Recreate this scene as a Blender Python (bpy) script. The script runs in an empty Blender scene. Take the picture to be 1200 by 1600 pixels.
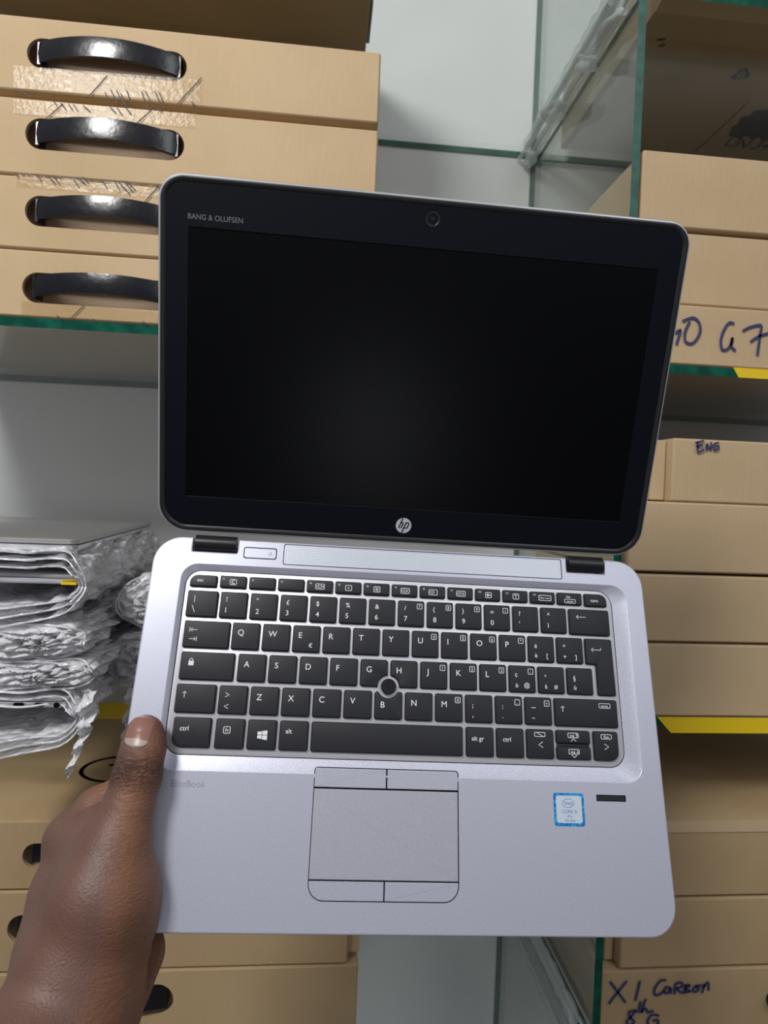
import bpy, bmesh, math, random
import numpy as np
from mathutils import Vector, Matrix, Euler
random.seed(7)
SC = bpy.context.scene
COL = SC.collection
H0 = 1.45                       # height of the camera above the shop floor

# ------------------------------------------------------------------ camera
FPX = 1030.0                    # focal length in pixels of the 1200x1600 frame
CR = Matrix(((0.994941, 0.037022, 0.093395), (-0.092568, -0.023471, 0.99543), (0.039045, -0.999039, -0.019925)))
cd = bpy.data.cameras.new('camera'); cam = bpy.data.objects.new('camera', cd); COL.objects.link(cam)
cd.sensor_fit = 'AUTO'; cd.sensor_width = 36.0; cd.lens = FPX / 1600 * 36.0
cd.clip_start = 0.02; cd.clip_end = 50
cd.dof.use_dof = True; cd.dof.focus_distance = 0.42; cd.dof.aperture_fstop = 12.0
cam.matrix_world = Matrix.Translation((0, 0, H0)) @ (CR @ Matrix.Diagonal((1, -1, -1))).to_4x4()
SC.camera = cam

# ------------------------------------------------------------------ world, lights, exposure
SC.view_settings.view_transform = 'Standard'; SC.view_settings.look = 'None'
SC.view_settings.gamma = 1.0; SC.view_settings.use_curve_mapping = False
SC.view_settings.exposure = 0.0
W = bpy.data.worlds.new('world'); SC.world = W; W.use_nodes = True
wn = W.node_tree.nodes; wl = W.node_tree.links; wn.clear()
wo = wn.new('ShaderNodeOutputWorld'); wb = wn.new('ShaderNodeBackground')
wt = wn.new('ShaderNodeTexCoord'); wx = wn.new('ShaderNodeSeparateXYZ'); wr = wn.new('ShaderNodeValToRGB')
wl.new(wt.outputs['Generated'], wx.inputs[0])
wm = wn.new('ShaderNodeMath'); wm.operation = 'MULTIPLY_ADD'; wm.inputs[1].default_value = .5; wm.inputs[2].default_value = .5
wl.new(wx.outputs[2], wm.inputs[0]); wl.new(wm.outputs[0], wr.inputs[0]); wl.new(wr.outputs[0], wb.inputs[0]); wl.new(wb.outputs[0], wo.inputs[0])
cr = wr.color_ramp; cr.elements[0].position = .30; cr.elements[0].color = (.10, .10, .115, 1)
cr.elements[1].position = .80; cr.elements[1].color = (.95, .98, 1.05, 1)
e = cr.elements.new(.5); e.color = (.34, .35, .40, 1)
wb.inputs[1].default_value = 0.42

def area(name, loc, target, sx, sy, power, col):
    l = bpy.data.lights.new(name, 'AREA'); l.shape = 'RECTANGLE'; l.size = sx; l.size_y = sy; l.energy = power; l.color = col
    o = bpy.data.objects.new(name, l); COL.objects.link(o); o.location = (loc[0], loc[1], loc[2] + H0)
    d = Vector(target) - Vector(loc); o.rotation_euler = d.to_track_quat('-Z', 'Y').to_euler()
    return o
area('ceiling_light_near', (-0.60, -0.50, 0.97), (-0.1, 0.6, 0.1), 0.34, 0.34, 17.5, (1, .985, .96))
area('ceiling_light_far', (0.9, -1.2, 1.3), (0.2, 0.6, -0.1), 0.6, 1.2, 7, (.96, .98, 1))
area('screen_haze_light', (0.12, -2.2, -0.76), (0.1, 0.5, 0.0), 0.3, 0.5, 1.3, (.95, .97, 1))  # added lamp behind the camera, for the hazy glow on the screen

# ------------------------------------------------------------------ helpers
def ray(x, y): return CR @ Vector(((x - 600) / FPX, (y - 800) / FPX, 1.0))
def atY(x, y, Y): d = ray(x, y); return d * (Y / d.y)          # points of the place, camera height = 0
def atZ(x, y, Z): d = ray(x, y); return d * (Z / d.z)

def tag(o, label=None, cat=None, group=None, kind=None):
    if label: o['label'] = label
    if cat: o['category'] = cat
    if group: o['group'] = group
    if kind: o['kind'] = kind
    return o
def empty(name, loc=(0, 0, 0), parent=None):
    o = bpy.data.objects.new(name, None); COL.objects.link(o); o.location = loc
    o.empty_display_size = .02
    if parent: o.parent = parent
    return o
def link(name, bm, mats, parent=None, loc=None, smooth=False, sharp=None):
    me = bpy.data.meshes.new(name); bmesh.ops.recalc_face_normals(bm, faces=bm.faces) if sharp != 'keep' else None
    bm.to_mesh(me); bm.free()
    if not isinstance(mats, (list, tuple)): mats = [mats]
    for m in mats: me.materials.append(m)
    if smooth:
        for p in me.polygons: p.use_smooth = True
        try: me.set_sharp_from_angle(angle=math.radians(smooth if smooth is not True else 40))
        except Exception: pass
    o = bpy.data.objects.new(name, me); COL.objects.link(o)
    if parent: o.parent = parent
    if loc: o.location = loc
    return o

def rpoly(pts, rad, seg=6):
    n = len(pts); out = []
    if not isinstance(rad, (list, tuple)): rad = [rad] * n
    for i in range(n):
        p = Vector(pts[i]); a = Vector(pts[i - 1]); b = Vector(pts[(i + 1) % n]); r = rad[i]
        if r <= 1e-9:
            for k in range(seg + 1): out.append(p.copy()) if k == 0 else None
            continue
        da = (a - p).normalized(); db = (b - p).normalized()
        ang = da.angle(db); t = r / math.tan(ang / 2)
        c = p + (da + db).normalized() * (r / math.sin(ang / 2))
        s = p + da * t; e_ = p + db * t
        a0 = math.atan2(s.y - c.y, s.x - c.x); a1 = math.atan2(e_.y - c.y, e_.x - c.x)
        d = (a1 - a0 + math.pi) % (2 * math.pi) - math.pi
        for k in range(seg + 1):
            q = a0 + d * k / seg; out.append(Vector((c.x + r * math.cos(q), c.y + r * math.sin(q))))
    return out
def rrect(x0, y0, x1, y1, r, seg=6): return rpoly([(x0, y0), (x1, y0), (x1, y1), (x0, y1)], r, seg)
def sarea(p): return sum(p[i - 1].x * p[i].y - p[i].x * p[i - 1].y for i in range(len(p))) / 2
def inset(p, d):
    if d == 0: return [q.copy() for q in p]
    s = 1 if sarea(p) > 0 else -1; n = len(p); out = []
    for i in range(n):
        a, b, c = p[i - 1], p[i], p[(i + 1) % n]
        e1 = (b - a); e2 = (c - b)
        if e1.length < 1e-9: e1 = e2
        if e2.length < 1e-9: e2 = e1
        e1 = e1.normalized(); e2 = e2.normalized()
        n1 = Vector((-e1.y, e1.x)) * s; n2 = Vector((-e2.y, e2.x)) * s
        m = (n1 + n2); m = m.normalized() if m.length > 1e-6 else n1
        k = max(.4, m.dot(n1)); out.append(b + m * (d / k))
    return out
ID = lambda u, v, w: (u * .001, v * .001, w * .001)            # mm in a laptop-like frame
def rings(bm, rs, f=ID, cap0=True, cap1=True, mat=0, close=True):
    vs = [[bm.verts.new(f(p.x, p.y, w)) for p in poly] for poly, w in rs]
    fs = []
    for a, b in zip(vs, vs[1:]):
        n = len(a)
        for i in range(n):
            j = (i + 1) % n
            fs.append(bm.faces.new((a[i], a[j], b[j], b[i])))
    if cap0: fs.append(bm.faces.new(vs[0][::-1]))
    if cap1: fs.append(bm.faces.new(vs[-1]))
    for q in fs: q.material_index = mat
    return vs
def plate(bm, outer_vs, holes_vs, mat=0):
    """fill a flat face bounded by existing vertex loops"""
    ed = []
    for lp in [outer_vs] + holes_vs:
        for i in range(len(lp)):
            a, b = lp[i - 1], lp[i]
            e_ = bm.edges.get((a, b)) or bm.edges.new((a, b)); ed.append(e_)
    r = bmesh.ops.triangle_fill(bm, use_beauty=True, use_dissolve=False, edges=ed)
    for g in r['geom']:
        if isinstance(g, bmesh.types.BMFace): g.material_index = mat
def box(bm, x0, x1, y0, y1, z0, z1, mat=0):
    v = [bm.verts.new(p) for p in ((x0, y0, z0), (x1, y0, z0), (x1, y1, z0), (x0, y1, z0), (x0, y0, z1), (x1, y0, z1), (x1, y1, z1), (x0, y1, z1))]
    fs = [bm.faces.new([v[i] for i in q]) for q in ((3, 2, 1, 0), (4, 5, 6, 7), (0, 1, 5, 4), (1, 2, 6, 5), (2, 3, 7, 6), (3, 0, 4, 7))]
    for q in fs: q.material_index = mat
    return v, fs
def stroke(bm, pts, w, f=ID, z=0.05, mat=0, round_=True):
    """flat ribbon of width w along 2-D points"""
    pts = [Vector(p) for p in pts]; n = len(pts); L = []; R_ = []
    for i in range(n):
        a = pts[max(0, i - 1)]; b = pts[min(n - 1, i + 1)]; d = (b - a)
        if d.length < 1e-9: d = Vector((1, 0))
        d.normalize(); nn = Vector((-d.y, d.x)) * w / 2; p = pts[i].copy()
        if i == 0: p -= d * w * .3
        if i == n - 1: p += d * w * .3
        L.append(bm.verts.new(f(p.x + nn.x, p.y + nn.y, z))); R_.append(bm.verts.new(f(p.x - nn.x, p.y - nn.y, z)))
    for i in range(n - 1):
        q = bm.faces.new((R_[i], R_[i + 1], L[i + 1], L[i])); q.material_index = mat
_tc = {}
def text_geo(s):
    if s in _tc: return _tc[s]
    c = bpy.data.curves.new('t', 'FONT'); c.body = s; c.size = 1; c.resolution_u = 4; c.fill_mode = 'FRONT'; c.offset = 0 if s == 'M' else .005
    o = bpy.data.objects.new('t', c); m = bpy.data.meshes.new_from_object(o)
    vs = [(v.co.x, v.co.y) for v in m.vertices]; fs = [tuple(p.vertices) for p in m.polygons]
    bpy.data.objects.remove(o); bpy.data.meshes.remove(m); bpy.data.curves.remove(c)
    _tc[s] = (vs, fs); return _tc[s]
def text(bm, s, x, y, size, f=ID, z=0.05, mat=0, align='L', sx=1.0):
    vs, fs = text_geo(s)
    if not vs: return
    xs = [v[0] for v in vs]; w = max(xs) - min(xs); o = -min(xs)
    if align == 'C': o -= w / 2
    bv = [bm.verts.new(f(x + (v[0] + o) * size * sx, y + v[1] * size, z)) for v in vs]
    for q in fs:
        try: fc = bm.faces.new([bv[i] for i in q]); fc.material_index = mat
        except ValueError: pass
def frame(bm, x0, y0, x1, y1, w, r, f=ID, z=.05, mat=0):
    o = rrect(x0, y0, x1, y1, r, 3); i_ = inset(o, w)
    a = [bm.verts.new(f(p.x, p.y, z)) for p in o]; b = [bm.verts.new(f(p.x, p.y, z)) for p in i_]
    for k in range(len(a)):
        j = (k + 1) % len(a); q = bm.faces.new((a[k], a[j], b[j], b[k])); q.material_index = mat

# ------------------------------------------------------------------ materials
def mat(name, col, rough=.5, metal=0, spec=.5, coat=0, noise=None, bump=None, **kw):
    m = bpy.data.materials.new(name); m.use_nodes = True; nt = m.node_tree; b = nt.nodes['Principled BSDF']
    b.inputs['Base Color'].default_value = (*col, 1); b.inputs['Roughness'].default_value = rough
    b.inputs['Metallic'].default_value = metal; b.inputs['Specular IOR Level'].default_value = spec
    b.inputs['Coat Weight'].default_value = coat
    for k, v in kw.items(): b.inputs[k.replace('_', ' ')].default_value = v
    tc = nt.nodes.new('ShaderNodeTexCoord')
    if noise:                                   # (scale, second colour, contrast low, high)
        n = nt.nodes.new('ShaderNodeTexNoise'); n.inputs['Scale'].default_value = noise[0]; n.inputs['Detail'].default_value = 4
        sc_ = noise[4] if len(noise) > 4 else (1, 1, 1)
        mp = nt.nodes.new('ShaderNodeMapping'); mp.inputs['Scale'].default_value = sc_
        nt.links.new(tc.outputs['Object'], mp.inputs[0]); nt.links.new(mp.outputs[0], n.inputs['Vector'])
        r = nt.nodes.new('ShaderNodeValToRGB'); r.color_ramp.elements[0].position = noise[2]; r.color_ramp.elements[1].position = noise[3]
        r.color_ramp.elements[0].color = (*col, 1); r.color_ramp.elements[1].color = (*noise[1], 1)
        nt.links.new(n.outputs['Fac'], r.inputs[0]); nt.links.new(r.outputs[0], b.inputs['Base Color'])
    if bump:                                    # (scale, strength, distance, stretch)
        n = nt.nodes.new('ShaderNodeTexNoise'); n.inputs['Scale'].default_value = bump[0]; n.inputs['Detail'].default_value = 3
        mp = nt.nodes.new('ShaderNodeMapping'); mp.inputs['Scale'].default_value = bump[3] if len(bump) > 3 else (1, 1, 1)
        nt.links.new(tc.outputs['Object'], mp.inputs[0]); nt.links.new(mp.outputs[0], n.inputs['Vector'])
        bp = nt.nodes.new('ShaderNodeBump'); bp.inputs['Strength'].default_value = bump[1]; bp.inputs['Distance'].default_value = bump[2]
        nt.links.new(n.outputs['Fac'], bp.inputs['Height']); nt.links.new(bp.outputs[0], b.inputs['Normal'])
    return m
def glassy(name, tint, rough=.02, facing=1.0, bump=None, ior=1.5):
    """clear sheet: tinted transmission plus fresnel reflection"""
    m = bpy.data.materials.new(name); m.use_nodes = True; nt = m.node_tree; nt.nodes.clear()
    o = nt.nodes.new('ShaderNodeOutputMaterial'); t = nt.nodes.new('ShaderNodeBsdfTransparent'); t.inputs[0].default_value = (*tint, 1)
    g = nt.nodes.new('ShaderNodeBsdfGlossy'); g.inputs['Roughness'].default_value = rough
    fr = nt.nodes.new('ShaderNodeFresnel'); fr.inputs['IOR'].default_value = ior; mx = nt.nodes.new('ShaderNodeMixShader')
    ge = nt.nodes.new('ShaderNodeNewGeometry'); io = nt.nodes.new('ShaderNodeMapRange')       # same reflectance entering and leaving the sheet
    io.inputs['To Min'].default_value = ior; io.inputs['To Max'].default_value = 1 / ior
    nt.links.new(ge.outputs['Backfacing'], io.inputs[0]); nt.links.new(io.outputs[0], fr.inputs['IOR'])
    nt.links.new(fr.outputs[0], mx.inputs[0]); nt.links.new(t.outputs[0], mx.inputs[1]); nt.links.new(g.outputs[0], mx.inputs[2]); nt.links.new(mx.outputs[0], o.inputs[0])
    if bump:
        tc = nt.nodes.new('ShaderNodeTexCoord'); n = nt.nodes.new('ShaderNodeTexNoise'); n.inputs['Scale'].default_value = bump[0]
        bp = nt.nodes.new('ShaderNodeBump'); bp.inputs['Strength'].default_value = bump[1]; bp.inputs['Distance'].default_value = bump[2]
        nt.links.new(tc.outputs['Object'], n.inputs['Vector']); nt.links.new(n.outputs['Fac'], bp.inputs['Height'])
        nt.links.new(bp.outputs[0], g.inputs['Normal']); nt.links.new(bp.outputs[0], fr.inputs['Normal'])
    return m
M = {}
M['silver'] = mat('silver_paint', (.41, .42, .50), .40, .45, .5, noise=(2300, (.58, .59, .69), .38, .66), bump=(2600, .12, .0001))
M['silver_pad'] = mat('silver_pad', (.37, .37, .43), .48, .4, .4, noise=(2300, (.48, .48, .55), .38, .66))
M['floor_plate'] = mat('keyboard_plate', (.60, .60, .64), .38, .55, .5)
M['well'] = mat('well_wall', (.48, .49, .57), .40, .5, .5)
M['shell'] = mat('lid_shell', (.72, .72, .76), .3, .8)
M['key'] = mat('key_plastic', (.012, .0125, .017), .5, 0, .36, bump=(3000, .1, .0001))
M['legend'] = mat('legend_white', (.72, .74, .78), .6, 0, .2)
M['black'] = mat('black_plastic', (.008, .009, .013), .42, 0, .45)
M['bezel'] = mat('bezel_plastic', (.003, .0037, .0075), .5, 0, .13)
M['rubber'] = mat('bezel_rubber', (.012, .012, .014), .35, 0, .5)
M['screen'] = mat('screen_panel', (.0006, .0008, .0018), .28, 0, .20)
M['gap'] = mat('groove_black', (.003, .003, .004), .9, 0, .1)
M['lens'] = mat('lens_glass', (.004, .005, .01), .08, 0, .8)
M['greyprint'] = mat('grey_print', (.13, .13, .15), .5)
M['logo'] = mat('logo_silver', (.62, .63, .68), .35, .4)
M['faint'] = mat('faint_print', (.27, .275, .31), .5, .1)
M['rubberdot'] = mat('stick_rubber', (.012, .012, .014), .8, 0, .3)
M['sticker_blue'] = mat('sticker_blue', (.01, .16, .55), .25, .3, .5, noise=(500, (.02, .45, .75), .45, .6))
M['sticker_in'] = mat('sticker_face', (.62, .68, .78), .3, .3)
M['sticker_tx'] = mat('sticker_text', (.05, .16, .42), .5)
M['hinge'] = mat('hinge_metal', (.02, .02, .022), .3, .5, .5)
M['card'] = mat('cardboard', (.50, .365, .215), .85, 0, .15, noise=(9, (.56, .415, .255), .35, .65), bump=(300, .5, .0007, (1, 1, .15)))
M['card2'] = mat('cardboard_lower_shaded', (.41, .285, .155), .85, 0, .15, noise=(9, (.46, .33, .185), .35, .65), bump=(300, .5, .0007, (1, 1, .15)))  # darker copy of the cardboard: dimmer light on the lower piles put into the colour
M['card3'] = mat('cardboard_underside_shaded', (.24, .165, .085), .6, 0, .3, noise=(9, (.28, .19, .10), .35, .65))  # shade on the undersides of the two top boxes, put into the cardboard colour
M['card_in'] = mat('cardboard_inside', (.56, .42, .30), .9, 0, .1)
M['strap'] = mat('black_handle', (.004, .004, .007), .2, 0, .5, bump=(90, .25, .0012))
M['marker'] = mat('marker_ink', (.028, .034, .12), .5)
M['inkblack'] = mat('pen_ink', (.02, .018, .02), .6)
M['print_dark'] = mat('box_print', (.06, .045, .04), .7)
M['tape'] = glassy('clear_tape', (.95, .93, .89), .22, bump=(220, .6, .0006), ior=1.28)
M['wall'] = mat('white_board', (.72, .73, .73), .35, 0, .4, noise=(3, (.78, .79, .79), .3, .7))
M['ceil'] = mat('ceiling_paint', (.8, .8, .8), .8)
M['floor'] = mat('floor_tiles', (.16, .15, .14), .4, noise=(5, (.2, .19, .18), .3, .7))
M['glass'] = glassy('shelf_glass', (.955, .978, .965), .015)
M['edge'] = mat('glass_edge_green', (.003, .055, .036), .15, 0, .2, noise=(70, (.006, .10, .065), .4, .65))
M['yellow'] = mat('yellow_tape', (.80, .56, .012), .35, 0, .5)
M['rod'] = mat('clear_rail', (.72, .80, .78), .12, 0, .6, bump=(60, .5, .003), Alpha=.42)
M['alu'] = mat('aluminium_lid', (.60, .60, .61), .35, .75, .5)
M['alu_side'] = mat('aluminium_side', (.70, .71, .74), .3, .7, .5)

# ------------------------------------------------------------------ the room and cabinet setting
YF, YB, XP = .62, .95, .2875
def room_plane(name, x0, x1, y0, y1, z0, z1, m):
    bm = bmesh.new(); box(bm, x0, x1, y0, y1, z0 + H0, z1 + H0); return tag(link(name, bm, m), kind='structure')
room_plane('floor', -2.5, 2.5, -3.0, 1.05, -H0 - .05, -H0, M['floor'])
room_plane('wall_back', -2.5, 2.5, YB, YB + .03, -H0, 1.35, M['wall'])

def glass_box(name, x0, x1, y0, y1, z0, z1, front_edge=True, parent=None):
    bm = bmesh.new(); v, fs = box(bm, x0, x1, y0, y1, z0, z1)
    dims = (x1 - x0, y1 - y0, z1 - z0); thin = dims.index(min(dims))
    for q in fs:
        q.normal_update(); n = [abs(a) for a in q.normal]; q.material_index = 0 if n.index(max(n)) == thin else 1
    return link(name, bm, [M['glass'], M['edge']], parent)
def shelf(name, x0, x1, ztop, label, t=.0085):
    o = empty(name, (0, 0, H0)); tag(o, label, 'shelf')
    glass_box('glass_panel', x0, x1, YF, YB - .002, ztop - t, ztop, parent=o)
    return o
SL, SR = -.95, XP - .004
s_ul = shelf('glass_shelf', SL, SR, .512, 'clear glass shelf across the top left of the photo, over the highest handled box')
s_ur = shelf('glass_shelf', XP + .004, 1.1, .5035, 'clear glass shelf at top right, under the box printed UN 348')
s_ml = shelf('glass_shelf', SL, SR, .1495, 'green-edged glass shelf holding the four boxes with black handles, empty space below it')
s_mr = shelf('glass_shelf', XP + .004, 1.1, .1425, 'green-edged glass shelf at right with yellow tape, under the box marked G7')
s_ll = shelf('glass_shelf', SL, SR, -.1965, 'glass shelf with yellow tape carrying the bubble-wrapped laptops')
s_lr = shelf('glass_shelf', XP + .004, 1.1, -.2055, 'glass shelf with yellow front tape under the box pile topped by the ENG box')
s_bl = shelf('glass_shelf', SL, SR, -.532, 'bottom left glass shelf under the lower pile of handled boxes')
s_br = shelf('glass_shelf', XP + .004, 1.1, -.532, 'bottom right glass shelf under the box marked X1')
def tape_edge(par, x0, x1, z0, z1, ytop=.012, skew=0.012):
    bm = bmesh.new()
    a = [(x0, z0), (x1, z0), (x1, z1), (x0 - skew * .5, z1)]
    f = [bm.verts.new((x, YF - .0014, z)) for x, z in a]; b = [bm.verts.new((x, YF - .0002, z)) for x, z in a]
    bm.faces.new(f); bm.faces.new(b[::-1])
    for k in range(4): bm.faces.new((f[k], f[(k + 1) % 4], b[(k + 1) % 4], b[k]))
    return link('edge_tape', bm, M['yellow'], par)
tape_edge(s_mr, .4045, .62, .1335, .143)
tape_edge(s_lr, .352, .62, -.2205, -.2050, .03, .03)
tape_edge(s_ll, -.30, -.12, -.2105, -.1960, .01, .0)
# vertical glass divider with its clear rails
part = empty('glass_partition', (0, 0, H0)); tag(part, 'upright green-edged glass divider between the left and right halves of the cabinet', 'glass divider')
glass_box('glass_panel', XP - .004, XP + .004, YF - .004, YB - .001, -.95, .9, parent=part)
def rail(x, z, r, y0=.64, y1=.945, wob=.0012, dz=0):
    bm = bmesh.new(); prev = None; n = 26
    for i in range(n + 1):
        y = y0 + (y1 - y0) * i / n; cx = x + random.uniform(-wob, wob) * .6; cz = z + dz * i / n + random.uniform(-wob, wob)
        rr_ = r * random.uniform(.85, 1.15)
        rg = [bm.verts.new((cx + rr_ * math.cos(a * math.pi / 4), y, cz + rr_ * math.sin(a * math.pi / 4))) for a in range(8)]
        if prev:
            for k in range(8): bm.faces.new((prev[k], prev[(k + 1) % 8], rg[(k + 1) % 8], rg[k]))
        else: bm.faces.new(rg)
        prev = rg
    bm.faces.new(prev[::-1]); return link('clear_rail', bm, M['rod'], part, smooth=True)
for zt in (.512, .1495, -.1965, -.532):
    rail(XP - .010, zt - .018, .006); rail(XP - .012, zt + .010, .007, wob=.002); rail(XP - .022, zt - .0125, .0035)
def blob(name, c, r, seed, par, m):
    rnd = random.Random(seed); bm = bmesh.new(); bmesh.ops.create_icosphere(bm, subdivisions=3, radius=1)
    ph = [rnd.uniform(0, 6) for _ in range(6)]
    for v in bm.verts:
        p = v.co.copy(); k = 1 + .3 * math.sin(3 * p.x + ph[0]) * math.sin(4 * p.y + ph[1]) + .25 * math.sin(5 * p.z + ph[2] + 2 * p.x)
        v.co = Vector((c[0] + p.x * r[0] * k, c[1] + p.y * r[1] * k, c[2] + p.z * r[2] * k))
    return link(name, bm, m, par, smooth=180)
blob('silicone_blob', (XP - .014, .665, .492), (.007, .03, .008), 1, part, M['rod'])
blob('silicone_blob', (XP - .022, .70, .478), (.012, .010, .007), 2, part, M['rod'])
blob('silicone_blob', (XP - .020, .80, .486), (.012, .02, .006), 3, part, M['rod'])
blob('silicone_blob', (XP - .012, .925, .49), (.007, .018, .010), 4, part, M['rod'])

# ------------------------------------------------------------------ cardboard boxes
FY = lambda yf: (lambda u, v, w: (u, yf - w, v))               # front-plane frame: u = X, v = Z, w = towards the viewer
def plain_box(bm, x0, x1, y0, y1, z0, z1, bev=.0022, mat_=0):
    o = rpoly([(x0, z0), (x1, z0), (x1, z1), (x0, z1)], bev, 3)
    f = FY(0)
    rings(bm, [(inset(o, bev * .8), -y0), (inset(o, bev * .25), -(y0 + bev * .4)), (o, -(y0 + bev)), (o, -(y1 - bev)), (inset(o, bev), -y1)], f, mat=mat_)
def carton(label, x0, x1, z0, z1, y0=YF, y1=.90, m='card', bev=.0022, group=None, rot=0.0, fold=True):
    root = empty('cardboard_box', ((x0 + x1) / 2, (y0 + y1) / 2, z0 + H0)); tag(root, label, 'box', group)
    root.rotation_euler.z = rot
    ox, oy = (x0 + x1) / 2, (y0 + y1) / 2
    bm = bmesh.new(); plain_box(bm, x0 - ox, x1 - ox, y0 - oy, y1 - oy, 0, z1 - z0, bev)
    b = link('box_body', bm, M[m], root, smooth=35)
    return root, (ox, oy, z0)
def handled_box(label, x0, x1, z0, z1, sx0, sx1, sz, sh, y0=YF, y1=.90, m='card', bulge=.0135, group=None):
    """laptop carton: stadium opening in the front with a black strap arching out of it"""
    ox, oy = (x0 + x1) / 2, (y0 + y1) / 2
    root = empty('handled_cardboard_box', (ox, oy, z0 + H0)); tag(root, label, 'box', group)
    X0, X1, Y0, Y1, Z1 = x0 - ox, x1 - ox, y0 - oy, y1 - oy, z1 - z0
    bm = bmesh.new(); bev = .0022; f = FY(0)
    o = rpoly([(X0, 0), (X1, 0), (X1, Z1), (X0, Z1)], bev, 3)
    vs = rings(bm, [(inset(o, bev * .8), -Y0), (inset(o, bev * .25), -(Y0 + bev * .4)), (o, -(Y0 + bev)), (o, -(Y1 - bev)), (inset(o, bev), -Y1)], f, cap0=False)
    cz = sz - z0; a, b = sx0 - ox, sx1 - ox
    hole = rrect(a, cz - sh / 2, b, cz + sh / 2, sh / 2 - 1e-4, 10)
    hv = rings(bm, [(hole, -Y0), (hole, -(Y0 + .004))], f, cap0=False, cap1=False)
    big = inset(hole, -.006)
    hv2 = rings(bm, [(big, -(Y0 + .0041)), (big, -(Y0 + .022))], f, cap0=False, cap1=True, mat=1)
    for k in range(len(hole)):                        # ledge behind the opening
        j = (k + 1) % len(hole)
        bm.faces.new((hv[1][k], hv[1][j], hv2[0][j], hv2[0][k])).material_index = 1
    plate(bm, vs[0], [hv[0]])
    link('box_body', bm, [M[m], M['card_in']], root, smooth=35)
    # strap
    bm = bmesh.new(); n = 24; prev = None; hw = sh * .37
    a += .008; b -= .006
    for i in range(n + 1):
        t = i / n; x = a + (b - a) * t; s = math.sin(math.pi * t) ** .75
        yy = Y0 + .004 - bulge * s - .001; zz = cz + .0015 + .003 * s; h = hw * (1.0 - .06 * s)
        th = .0024
        rg = [bm.verts.new(p) for p in ((x, yy + th, zz - h), (x, yy, zz - h + .0006), (x, yy - .0008, zz), (x, yy, zz + h - .0006), (x, yy + th, zz + h), (x, yy + th, zz))]
        if prev:
            for k in range(6): bm.faces.new((prev[k], prev[(k + 1) % 6], rg[(k + 1) % 6], rg[k]))
        else: bm.faces.new(rg)
        prev = rg
    bm.faces.new(prev[::-1])
    for xx in (a, b - .0025):                         # the ends turn inwards through the slot
        box(bm, xx, xx + .0025, Y0 + .002, Y0 + .018, cz + .0015 - hw, cz + .0015 + hw)
    link('handle', bm, M['strap'], root, smooth=50)
    return root, (ox, oy, z0)
def child_strokes(root, org, name, lines, wpx, mt, yf=YF, w=.0016):
    """pen strokes given as photo pixels on a box front, stored in the box's own frame"""
    bm = bmesh.new()
    for ln in lines:
        if len(ln) > 2:                                # a pen runs in curves
            cp = [ln[0]] + list(ln) + [ln[-1]]; sm = []
            for i in range(1, len(cp) - 2):
                a, b, c, d = [Vector(v) for v in cp[i - 1:i + 3]]
                for k in range(5):
                    t = k / 5; q = .5 * ((2 * b) + (c - a) * t + (2 * a - 5 * b + 4 * c - d) * t * t + (3 * b - a - 3 * c + d) * t ** 3); sm.append((q.x, q.y))
            ln = sm + [ln[-1]]
        pts = [atY(px_, py_, yf) for px_, py_ in ln]
        stroke(bm, [(p.x - org[0], p.z - org[2]) for p in pts], wpx * yf / FPX, FY(yf - org[1]), z=w)
    return link(name, bm, mt, root)

G1 = 'handled boxes stacked on the left shelf'
hx0, hx1 = -.2752, -.1368
b1, o1 = handled_box('handled cardboard box at the top of the left pile, nearest the top of the photo', -.46, .0388, .3490, .4146, hx0, hx1, .3830, .0265, group=G1)
b2, o2 = handled_box('handled cardboard box second from the top of the upper left pile', -.46, .0392, .2755, .3430, hx0 + .0005, hx1, .3125, .0275, group=G1)
b3, o3 = handled_box('handled cardboard box third down the left pile, its strap cut off by the laptop lid', -.46, .037, .2105, .2745, hx0 + .002, hx1 + .002, .2445, .027, group=G1)
b4, o4 = handled_box('lowest handled cardboard box of the left pile, standing on the green glass edge', -.46, .037, .1500, .2095, hx0 + .0015, hx1 + .002, .1765, .027, group=G1)
# crooked back flap edges seen at the right end of the pile
def tape_patch(root, org, x0, y0, x1, y1, yf=YF):
    a, b, c, d = atY(x0, y0, yf), atY(x1, y0 + (x1 - x0) * .08, yf), atY(x1, y1 + (x1 - x0) * .08, yf), atY(x0, y1, yf)
    bm = bmesh.new(); n = 20; m_ = 6; g = []
    for i in range(n + 1):
        row = []
        for j in range(m_ + 1):
            p = a.lerp(b, i / n).lerp(d.lerp(c, i / n), j / m_)
            row.append(bm.verts.new((p.x - org[0], yf - .0009 - random.uniform(0, .0003) - org[1], p.z - org[2])))
        g.append(row)
    for i in range(n):
        for j in range(m_): bm.faces.new((g[i][j], g[i + 1][j], g[i + 1][j + 1], g[i][j + 1]))
    bmesh.ops.solidify(bm, geom=bm.faces[:], thickness=.0002)
    return link('clear_tape', bm, M['tape'], root, smooth=True)
tape_patch(b1, o1, 22, 103, 316, 138)
tape_patch(b2, o2, 22, 156, 306, 178)
tape_patch(b3, o3, 25, 273, 256, 292)
tape_patch(b4, o4, 34, 470, 250, 492)
def jl(*a): return [((a[i], a[i + 1]), (a[i + 2], a[i + 3])) for i in range(0, len(a), 4)]
child_strokes(b1, o1, 'pen_strokes', jl(168, 120, 140, 152, 165, 146, 172, 160, 174, 142, 184, 162, 183, 143, 193, 163, 190, 148, 196, 164, 199, 143, 205, 162, 222, 145, 228, 162, 228, 144, 238, 164, 243, 144, 252, 165, 250, 147, 257, 165, 315, 123, 278, 164, 300, 161, 307, 168), 1.6, M['inkblack'])
child_strokes(b1, o1, 'pen_strokes', jl(24, 141, 50, 152), 1.6, M['inkblack'])
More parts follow.
